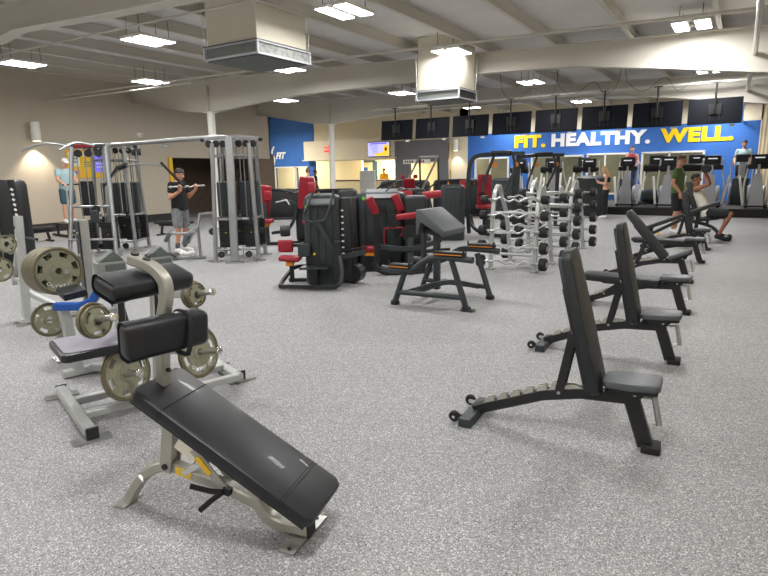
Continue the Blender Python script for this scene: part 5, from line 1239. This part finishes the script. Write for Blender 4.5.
def stair_climber(loc, label):
    t = thing('stair_climber', label, 'cardio machine', loc, 0, 'stair climbers in the back row')
    MB().prism([(1.35, 0.0), (1.35, 0.12), (0.85, 0.36), (0.28, 0.36), (0.1, 0.9), (-0.05, 0.9), (-0.1, 0.0)], (0, 0, 0), (0, 1, 0), (0, 0, 1), 0.5, bev=0.02).build('housing', 'dark', t)
    for k in range(3): MB().box((0, 1.15-0.25*k, 0.16+0.10*k), (0.52, 0.24, 0.03)).build('step', 'rubber', t)
    for s_ in (-1, 1):
        MB().box((s_*0.30, 0.55, 0.35), (0.08, 1.2, 0.66), bev=0.03, seg=2).build('side_panel', 'lightgrey', t)
        MB().tube([(s_*0.32, 0.15, 0.5), (s_*0.32, 0.15, 1.5), (s_*0.32, 0.75, 1.45), (s_*0.32, 0.9, 0.7)], 0.022, 8).build('hand_rail', 'white', t)
    MB().bar([(0, 0.05, 0.8), (0, 0.05, 1.5)], 0.20, 0.10, hint=(0, 1, 0)).build('mast', 'ellip', t)
    MB().box((0, 0.0, 1.56), (0.42, 0.06, 0.26), r=(-0.2, 0, 0), bev=0.02).build('console', 'bezel', t)
    return t
R0 = None
for k in range(7):
    loc = (-0.25-1.27*k+(0.0 if k else 0.12), 23.2, 0.26)
    if k == 0 or k == 3: continue
    lab = 'black treadmill in the back row, %s' % ['', 'nearest to the right end', 'second from the right', '', 'just left of the red top person', 'second from the left', 'leftmost one'][k]
    if R0 is None: R0 = treadmill(loc, lab)
    else: dup(R0, loc, 0, lab)
S0 = stair_climber((-0.13, 23.3, 0.26), 'stair climber under the person in the teal t-shirt'); dup(S0, (-3.74, 23.3, 0.26), 0, 'stair climber under the person in the red top')
# ================================================================== PEOPLE
def capsule(m, a, b, ra, rb, n=14):
    a, b = Vector(a), Vector(b); m.cyl(a, b, ra, n, rb); m.ball(a, (2*ra,)*3, u=14, v=10); m.ball(b, (2*rb,)*3, u=14, v=10)
def chain(m, pts):
    for (p, r), (q, s) in zip(pts, pts[1:]): capsule(m, p, q, r, s)
def loft(m, secs, side):
    """stacked elliptical sections (centre, half width, half depth) swept upward"""
    n = 20; rings = []; side = Vector(side).normalized()
    for i, (c, rx, ry) in enumerate(secs):
        c = Vector(c); a = Vector(secs[max(i-1, 0)][0]); b = Vector(secs[min(i+1, len(secs)-1)][0]); t = (b-a).normalized()
        dp = t.cross(side).normalized(); sd = dp.cross(t).normalized()
        rings.append([m.bm.verts.new(c+sd*rx*math.cos(2*PI*k/n)+dp*ry*math.sin(2*PI*k/n)) for k in range(n)])
    for A, B in zip(rings, rings[1:]):
        for k in range(n): m.bm.faces.new((A[k], A[(k+1) % n], B[(k+1) % n], B[k]))
    m.bm.faces.new(rings[0][::-1]); m.bm.faces.new(rings[-1])
def fuse(m, name, material, parent, vox=0.010, sm=5):
    """one continuous surface out of overlapping solids"""
    o = m.build(name, material, None); md = o.modifiers.new('r', 'REMESH'); md.mode = 'VOXEL'; md.voxel_size = vox
    s = o.modifiers.new('s', 'SMOOTH'); s.factor = 0.5; s.iterations = sm
    bpy.context.view_layer.update(); dg = bpy.context.evaluated_depsgraph_get()
    me = bpy.data.meshes.new_from_object(o.evaluated_get(dg)); me.name = name
    old = o.data; o.modifiers.clear(); o.data = me; bpy.data.meshes.remove(old)
    me.polygons.foreach_set('use_smooth', [True]*len(me.polygons)); me.materials.clear(); me.materials.append(MT[material])
    o.parent = parent; return o
def person(label, loc, az, J=None, skin='skin', hair='hair', hairkind='short', top='c_black', topkind='tee', bottom='c_slate', botkind='shorts', shoes='c_white', socks=None, scale=1.0, female=False, curl=0.8, vox=0.010):
    """local frame: +y is the way the person faces, +x their right"""
    t = thing('person', label, 'person', loc, az-PI/2); t.scale = (scale,)*3
    D = dict(pel=(0, 0, 0.94), che=(0, -0.01, 1.30), neck=(0, -0.01, 1.47), head=(0, 0.03, 1.63), hd=(0, 1, 0), side=(1, 0, 0),
             sh_r=(0.172, -0.01, 1.395), sh_l=(-0.172, -0.01, 1.395), el_r=(0.25, -0.02, 1.13), el_l=(-0.25, -0.02, 1.13), wr_r=(0.24, 0.08, 0.88), wr_l=(-0.24, 0.08, 0.88),
             hip_r=(0.095, 0, 0.90), hip_l=(-0.095, 0, 0.90), kn_r=(0.11, 0.03, 0.50), kn_l=(-0.11, 0.03, 0.50), an_r=(0.12, -0.02, 0.085), an_l=(-0.12, -0.02, 0.085), to_r=(0.14, 0.15, 0.03), to_l=(-0.14, 0.15, 0.03),
             hand_r=(0, 0.1, -1), hand_l=(0, 0.1, -1), palm_r=(-1, 0, 0), palm_l=(1, 0, 0))
    D.update(J or {}); V = {k: Vector(v) for k, v in D.items()}
    k = 0.90 if female else 1.0; side = V['side'].normalized()
    m = MB(); pel, che, nk, hd = V['pel'], V['che'], V['neck'], V['head']
    L = lambda a, b, f: a+(b-a)*f
    tors = [(L(pel, che, -0.22), 0.10*k, 0.085), (L(pel, che, -0.08), 0.165*(1.04 if female else 1)*1.0, 0.112), (pel, 0.165, 0.112), (L(pel, che, 0.45), 0.135*k, 0.098*k), (L(pel, che, 0.8), 0.155*k, 0.112*k), (che+(nk-che)*0.2, 0.168*k, 0.112*k), (L(che, nk, 0.65), 0.13*k, 0.085*k), (nk, 0.062, 0.06)]
    loft(m, tors, side)
    capsule(m, L(che, nk, 0.6), L(nk, hd, 0.35), 0.062, 0.054*k)
    # head: cranium, face and jaw
    f = V['hd'].normalized(); upv = (hd-nk).normalized(); upv = (upv+Vector((0, 0, 1))*0.6).normalized(); f = (f-upv*f.dot(upv)).normalized(); r_ = f.cross(upv).normalized()
    H = lambda x, y, z: hd+r_*x+f*y+upv*z
    def hball(c, rx, ry, rz):
        b = bmesh.new(); bmesh.ops.create_uvsphere(b, u_segments=18, v_segments=12, radius=1.0)
        M3 = Matrix((r_, f, upv)).transposed(); b.transform(Matrix.Translation(H(*c)) @ M3.to_4x4() @ Matrix.Diagonal(Vector((rx, ry, rz, 1)))); m._merge(b)
    hball((0, -0.012, 0.03), 0.076, 0.094, 0.088); hball((0, 0.022, -0.02), 0.064, 0.072, 0.088); hball((0, 0.045, -0.078), 0.040, 0.040, 0.034)
    m.cyl(H(0, 0.088, 0.015), H(0, 0.112, -0.025), 0.009, 8, 0.015); hball((0, 0.103, -0.026), 0.015, 0.014, 0.012)
    for s in (-1, 1): hball((s*0.076, -0.005, -0.004), 0.010, 0.020, 0.030)
    # limbs
    fem = 0.9 if female else 1.0
    for s, S in ((1, 'r'), (-1, 'l')):
        sh, el, wr = V['sh_'+S], V['el_'+S], V['wr_'+S]
        chain(m, [(L(che, nk, 0.45)+side*s*0.06, 0.062*k), (sh, 0.060*fem), (L(sh, el, 0.45), 0.050*fem), (el, 0.040*fem), (L(el, wr, 0.3), 0.043*fem), (wr, 0.027*fem)])
        hip, kn, an, to = V['hip_'+S], V['kn_'+S], V['an_'+S], V['to_'+S]
        chain(m, [(L(pel, hip, 0.7), 0.095), (L(hip, kn, 0.12), 0.090), (L(hip, kn, 0.55), 0.072), (kn, 0.054), (L(kn, an, 0.30), 0.056), (L(kn, an, 0.7), 0.040), (an, 0.034)])
        heel = an+(an-kn).normalized()*0.03-(to-an).normalized()*0.02
        chain(m, [(heel, 0.034), (L(heel, to, 0.55), 0.036), (to, 0.026)])
        # hand: palm, four jointed fingers, thumb from the side of the palm
        h = V['hand_'+S].normalized(); pn = V['palm_'+S]; pn = (pn-h*pn.dot(h)).normalized(); w = h.cross(pn).normalized()
        pal = MB(); c0 = wr+h*0.045; b = bmesh.new(); bmesh.ops.create_cube(b, size=1); M3 = Matrix((w, h, pn)).transposed()
        b.transform(Matrix.Translation(c0) @ M3.to_4x4() @ Matrix.Diagonal(Vector((0.080, 0.095, 0.030, 1)))); m._merge(b)
        thumb_side = 1 if s > 0 else -1
        for i, ln in enumerate((0.070, 0.080, 0.074, 0.058)):
            base = wr+h*0.088+w*(0.030-0.020*i)*thumb_side*(1 if True else 1)
            p0, d0 = base, h
            pts = [(p0, 0.0105)]
            for j, fr in enumerate((0.45, 0.32, 0.23)):
                a_ = curl*(j+0.6); dd = (h*math.cos(a_)+pn*math.sin(a_)).normalized(); p0 = p0+dd*ln*fr; pts.append((p0, 0.0100-0.001*j))
            chain(m, pts)
        tb = wr+h*0.022+w*0.036*thumb_side; td = (h*0.6+w*0.62*thumb_side+pn*0.5).normalized(); t2 = (h*0.9+pn*0.6).normalized()
        chain(m, [(tb, 0.014), (tb+td*0.034, 0.0125), (tb+td*0.034+t2*0.028, 0.0105)])
    body = fuse(m, 'body', skin, t, 0.0085, 4)
    for s in (-1, 1):
        MB().ball(H(s*0.030, 0.083, 0.014), (0.020, 0.014, 0.012)).build('eye', 'eye', t)
        MB().tube([H(s*0.016, 0.094, 0.032), H(s*0.032, 0.092, 0.036), H(s*0.046, 0.082, 0.030)], 0.0035, 6).build('eyebrow', hair, t)
    MB().tube([H(-0.022, 0.088, -0.055), H(0, 0.094, -0.053), H(0.022, 0.088, -0.055)], 0.0045, 6).build('mouth', 'lip', t)
    # hair or cap
    hm = MB(); b = bmesh.new(); bmesh.ops.create_uvsphere(b, u_segments=28, v_segments=18, radius=1.0)
    M3 = Matrix((r_, f, upv)).transposed()
    for v in b.verts:
        lim = -0.35 if v.co.y < -0.1 else (0.28 if v.co.y > 0.55 else 0.0)
        if v.co.z < lim: v.co.z = lim
    b.transform(Matrix.Translation(H(0, -0.012, 0.034)) @ M3.to_4x4() @ Matrix.Diagonal(Vector((0.084, 0.101, 0.096, 1)))); hm._merge(b)
    if hairkind == 'cap':
        cap = hm.build('cap', 'c_white', t)
        MB().prism([(-0.068, 0), (-0.055, 0.07), (0, 0.095), (0.055, 0.07), (0.068, 0)], H(0, 0.075, 0.055), tuple(r_), tuple((f-upv*0.25).normalized()), 0.008).build('cap_brim', 'c_white', cap)
    else:
        if hairkind == 'long':
            bk = (-f).normalized()
            for dx in (-0.05, -0.02, 0.02, 0.05):
                chain(hm, [(H(dx, -0.06, 0.02), 0.042), (H(dx*1.3, -0.095, -0.10), 0.038), (H(dx*1.3, -0.10, -0.22), 0.028), (H(dx, -0.09, -0.30), 0.012)])
            for s in (-1, 1): chain(hm, [(H(s*0.072, 0.01, 0.03), 0.022), (H(s*0.080, 0.0, -0.08), 0.022), (H(s*0.078, -0.02, -0.20), 0.014)])
        fuse(hm, 'hair', hair, t, 0.010, 3)
    # shirt
    if topkind:
        c = MB(); g = 0.016
        if topkind == 'bra':
            loft(c, [(L(pel, che, 0.72), 0.155*k+g*0.4, 0.112*k+g*0.5), (L(pel, che, 0.98), 0.165*k+g*0.5, 0.122*k+g), (L(che, nk, 0.35), 0.155*k+g*0.3, 0.105*k+g*0.4)], side)
        else:
            loft(c, [(L(pel, che, -0.20), 0.175+g, 0.122+g), (pel, 0.172+g, 0.120+g), (L(pel, che, 0.45), 0.155*k+g, 0.112*k+g), (L(pel, che, 0.8), 0.165*k+g, 0.118*k+g), (che+(nk-che)*0.2, 0.168*k+g, 0.118*k+g), (L(che, nk, 0.65), 0.120*k+g, 0.088*k+g), (L(che, nk, 0.92), 0.075+g*0.5, 0.070+g*0.5)], side)
            if topkind == 'tee':
                for s, S in ((1, 'r'), (-1, 'l')):
                    sh, el = V['sh_'+S], V['el_'+S]
                    chain(c, [(L(che, nk, 0.45)+side*s*0.06, 0.064), (sh, 0.056*fem+g), (L(sh, el, 0.5), 0.050*fem+g)])
        fuse(c, 'shirt' if topkind != 'bra' else 'crop_top', top, t, 0.013, 4)
    c = MB(); g = 0.018 if botkind == 'shorts' else 0.008
    loft(c, [(L(pel, che, -0.24), 0.12+g, 0.10+g), (L(pel, che, -0.08), 0.165*(1.04 if female else 1)+g, 0.112+g), (pel, 0.165+g, 0.112+g), (L(pel, che, 0.12), 0.150*k+g, 0.106+g*0.5)], side)
    for s, S in ((1, 'r'), (-1, 'l')):
        hip, kn, an = V['hip_'+S], V['kn_'+S], V['an_'+S]
        if botkind == 'shorts': chain(c, [(L(pel, hip, 0.7), 0.095+g), (L(hip, kn, 0.12), 0.092+g), (L(hip, kn, 0.78), 0.074+g+0.008)])
        else: chain(c, [(L(pel, hip, 0.7), 0.095+g), (L(hip, kn, 0.12), 0.090+g), (L(hip, kn, 0.55), 0.072+g), (kn, 0.054+g), (L(kn, an, 0.30), 0.056+g), (L(kn, an, 0.9), 0.036+g)])
    fuse(c, 'shorts' if botkind == 'shorts' else 'leggings', bottom, t, 0.013, 4)
    for S in 'rl':
        kn, an, to = V['kn_'+S], V['an_'+S], V['to_'+S]; c = MB(); g = 0.012
        heel = an+(an-kn).normalized()*0.03-(to-an).normalized()*0.02
        chain(c, [(an+(kn-an).normalized()*0.01, 0.040), (heel, 0.034+g), (L(heel, to, 0.55), 0.036+g), (to, 0.028+g)]); fuse(c, 'shoe', shoes, t, 0.010, 3)
        if socks: MB().cyl(an+(kn-an)*0.02, an+(kn-an)*0.30, 0.041, 16, 0.052).build('sock', socks, t)
    return t

# man curling a bar beside the middle cable tower
person('man in black t-shirt and marled grey shorts curling a bar beside the middle cable tower', (-9.95, 8.05, 0.0), math.radians(8), dict(
    head=(0, 0.075, 1.60), hd=(-0.1, 1, -0.55), el_r=(0.27, 0.03, 1.14), el_l=(-0.27, 0.03, 1.14), wr_r=(0.22, 0.26, 1.28), wr_l=(-0.22, 0.26, 1.28),
    hand_r=(0, 0.35, 0.9), hand_l=(0, 0.35, 0.9), palm_r=(0, -0.9, 0.4), palm_l=(0, -0.9, 0.4), kn_r=(0.14, 0.05, 0.50), kn_l=(-0.10, 0.02, 0.50), an_r=(0.18, 0.02, 0.085), an_l=(-0.12, -0.06, 0.085), to_r=(0.22, 0.19, 0.03), to_l=(-0.15, 0.11, 0.03)),
    'skin', 'hair', 'short', 'c_black', 'tee', 'c_grey', 'shorts', 'c_white', 'vinyl_grey', 1.0, curl=1.15)
rb = math.radians(8)-PI/2
def pl(loc, rz, p, s=1.0): return (loc[0]+s*(p[0]*math.cos(rz)-p[1]*math.sin(rz)), loc[1]+s*(p[0]*math.sin(rz)+p[1]*math.cos(rz)), loc[2]+s*p[2])
b_ = thing('curl_bar', 'silver curl bar held at chest height by the man in the black t-shirt', 'barbell', pl((-9.95, 8.05, 0), rb, (0, 0.255, 1.365)), rb)
MB().tube(smooth([(-0.52, 0, 0), (-0.30, 0, 0), (-0.22, 0, 0.02), (-0.10, 0, -0.02), (0, 0, 0), (0.10, 0, -0.02), (0.22, 0, 0.02), (0.30, 0, 0), (0.52, 0, 0)], 4), 0.014, 10, hint=(0, 1, 0)).build('bar', 'silver', b_)
for s in (-1, 1): MB().cyl((s*0.44, 0, 0), (s*0.47, 0, 0), 0.026, 12).build('collar', 'silver', b_)

# white capped man on a step machine by the left wall
person('man in white cap, pale teal t-shirt and slate shorts on the step machine', (-15.6, 8.97, 0.36), math.radians(-8), dict(
    head=(0, 0.10, 1.60), hd=(0, 1, -0.4), che=(0, 0.02, 1.29), neck=(0, 0.03, 1.46), el_r=(0.24, 0.10, 1.16), el_l=(-0.24, 0.08, 1.16), wr_r=(0.20, 0.36, 1.05), wr_l=(-0.20, 0.34, 1.05), hand_r=(0, 1, -0.1), hand_l=(0, 1, -0.1), palm_r=(0, -0.1, -1), palm_l=(0, -0.1, -1)),
    'skin_l', 'hair_br', 'cap', 'c_teal', 'tee', 'c_slate', 'shorts', 'c_white')
t = thing('step_machine', 'black step machine with handle and low rails under the white capped man', 'cardio machine', (-15.6, 8.97, 0), math.radians(-98))
MB().box((0, 0.05, 0.335), (0.55, 0.7, 0.05), bev=0.01).build('step_platform', 'black', t)
for s in (-1, 1):
    MB().bar([(s*0.25, -0.25, 0.03), (s*0.25, -0.25, 0.32)], 0.05, 0.05, hint=(1, 0, 0)).build('rear_leg', 'black', t)
    MB().bar([(s*0.25, 0.40, 0.03), (s*0.25, 0.42, 0.32)], 0.05, 0.05, hint=(1, 0, 0)).build('front_leg', 'black', t)
    MB().tube([(s*0.20, 0.42, 0.32), (s*0.20, 0.50, 1.38)], 0.022, 10).build('mast', 'silver', t)
    MB().bar([(s*0.25, -0.6, 0.04), (s*0.25, 0.7, 0.04)], 0.06, 0.06).build('base_rail', 'black', t)
MB().tube([(-0.26, 0.44, 1.39), (0.26, 0.44, 1.39)], 0.022, 10).build('handle', 'rubber', t)

# blonde woman, near the platform
person('blonde woman in black crop top and leggings looking at her phone before the platform', (-3.73, 19.45, 0.0), math.radians(185), dict(
    head=(0, 0.075, 1.60), hd=(0, 1, -0.7), el_r=(0.20, 0.0, 1.15), el_l=(-0.20, 0.0, 1.15), wr_r=(0.08, 0.22, 1.20), wr_l=(-0.10, 0.20, 1.18), hand_r=(-0.3, 0.9, 0.25), hand_l=(0.3, 0.9, 0.25), palm_r=(-0.6, 0, 0.8), palm_l=(0.6, 0, 0.8),
    sh_r=(0.16, -0.01, 1.41), sh_l=(-0.16, -0.01, 1.41)), 'skin_l', 'hair_b', 'long', 'c_black', 'bra', 'c_black', 'leggings', 'c_white', None, 0.94, True)
rz = math.radians(95); ph = thing('phone', 'black phone held by the blonde woman', 'phone', pl((-3.73, 19.45, 0), rz, (0, 0.32, 1.27), 0.94), rz)
MB().box((0, 0, 0), (0.075, 0.012, 0.15), r=(-0.6, 0, 0), bev=0.004).build('phone_body', 'bezel', ph); MB().box((0, -0.009, 0.006), (0.066, 0.002, 0.135), r=(-0.6, 0, 0)).build('phone_screen', 'scr_l', ph)

# green shirt man
person('man in olive green t-shirt and black shorts standing beside the reclining man', (-1.36, 15.6, 0.0), math.radians(-8), dict(
    head=(0, 0.04, 1.63), hd=(0, 1, -0.15), el_r=(0.25, -0.05, 1.13), el_l=(-0.25, 0.0, 1.13), wr_r=(0.24, 0.12, 0.92), wr_l=(-0.24, 0.12, 0.92)),
    'skin', 'hair_br', 'short', 'c_olive', 'tee', 'c_black', 'shorts', 'c_white', None, 1.06)
# reclining man with dumbbells at his shoulders
person('man in cream sleeveless shirt and black shorts reclining on the incline bench with raised arms', (-0.79, 14.55, 0.0), 0.0, dict(
    pel=(0, 0.12, 0.60), che=(0, -0.06, 0.98), neck=(0, -0.13, 1.15), head=(0, -0.13, 1.31), hd=(0, 1, 0.15), sh_r=(0.19, -0.10, 1.10), sh_l=(-0.19, -0.10, 1.10),
    el_r=(0.34, 0.12, 1.20), el_l=(-0.34, 0.12, 1.20), wr_r=(0.27, 0.04, 1.44), wr_l=(-0.27, 0.04, 1.44), hand_r=(-0.1, 0.0, 1), hand_l=(0.1, 0.0, 1), palm_r=(0, 1, 0), palm_l=(0, 1, 0),
    hip_r=(0.10, 0.16, 0.58), hip_l=(-0.10, 0.16, 0.58), kn_r=(0.20, 0.58, 0.56), kn_l=(-0.20, 0.58, 0.56), an_r=(0.22, 0.40, 0.11), an_l=(-0.22, 0.40, 0.11), to_r=(0.24, 0.57, 0.04), to_l=(-0.24, 0.57, 0.04)),
    'skin_d', 'hair', 'short', 'c_cream', 'vest', 'c_black', 'shorts', 'c_black', None, 1.0, curl=1.1)
for s, lab in ((1, 'black dumbbell in the nearer raised hand of the reclining man'), (-1, 'black dumbbell in the farther raised hand of the reclining man')):
    rz = -PI/2; d = thing('dumbbell', lab, 'dumbbell', pl((-0.79, 14.55, 0), rz, (s*0.26, 0.05, 1.53)), rz)
    MB().cyl((-0.07, 0, 0), (0.07, 0, 0), 0.016, 10).build('handle', 'chrome', d)
    for q in (-1, 1): MB().lathe([(0, -0.055), (0.075, -0.055), (0.085, -0.04), (0.085, 0.04), (0.075, 0.055), (0, 0.055)], (q*0.125, 0, 0), (1, 0, 0), 18).build('head', 'rubber', d)
# people on treadmills and in the lobby
person('person in teal t-shirt high on the rightmost stair climber, before the blue wall', (-0.13, 24.05, 0.68), math.radians(-90), dict(kn_r=(0.10, 0.14, 0.52), an_r=(0.10, 0.12, 0.10), to_r=(0.11, 0.28, 0.06), an_l=(-0.11, -0.2, 0.10), to_l=(-0.11, -0.04, 0.03), wr_r=(0.24, 0.20, 0.98), wr_l=(-0.24, 0.1, 0.9)),
    'skin', 'hair', 'short', 'c_teal', 'tee', 'c_black', 'shorts', 'c_white')
person('person in red sleeveless top high on a stair climber beneath the white lettering', (-3.74, 24.05, 0.62), math.radians(-90), dict(kn_l=(-0.10, 0.14, 0.52), an_l=(-0.10, 0.12, 0.10), to_l=(-0.11, 0.28, 0.06), an_r=(0.11, -0.2, 0.10), to_r=(0.11, -0.04, 0.03), wr_r=(0.20, 0.25, 1.08), wr_l=(-0.20, 0.25, 1.05), el_r=(0.24, 0, 1.15), el_l=(-0.24, 0, 1.15)),
    'skin_l', 'hair_br', 'short', 'c_red', 'vest', 'c_black', 'leggings', 'c_white', None, 1.0, True)
person('person in pale grey shirt standing beyond the red backrests, seen from behind', (-13.6, 16.8, 0.0), math.radians(120), None, 'skin', 'hair_br', 'short', 'c_cream', 'tee', 'c_slate', 'shorts', 'c_white')
person('person in black shirt with yellow lanyard shirt front standing at the reception', (-17.6, 28.6, 0.0), math.radians(-80), dict(wr_r=(0.12, 0.2, 1.02), wr_l=(-0.12, 0.2, 1.02)), 'skin', 'hair', 'short', 'c_yellow', 'tee', 'c_black', 'leggings', 'c_black')
person('person in dark shirt in the lobby just left of the far white column', (-17.0, 21.5, 0.0), math.radians(60), None, 'skin_d', 'hair', 'short', 'c_black', 'tee', 'c_black', 'leggings', 'c_white', None, 0.98)
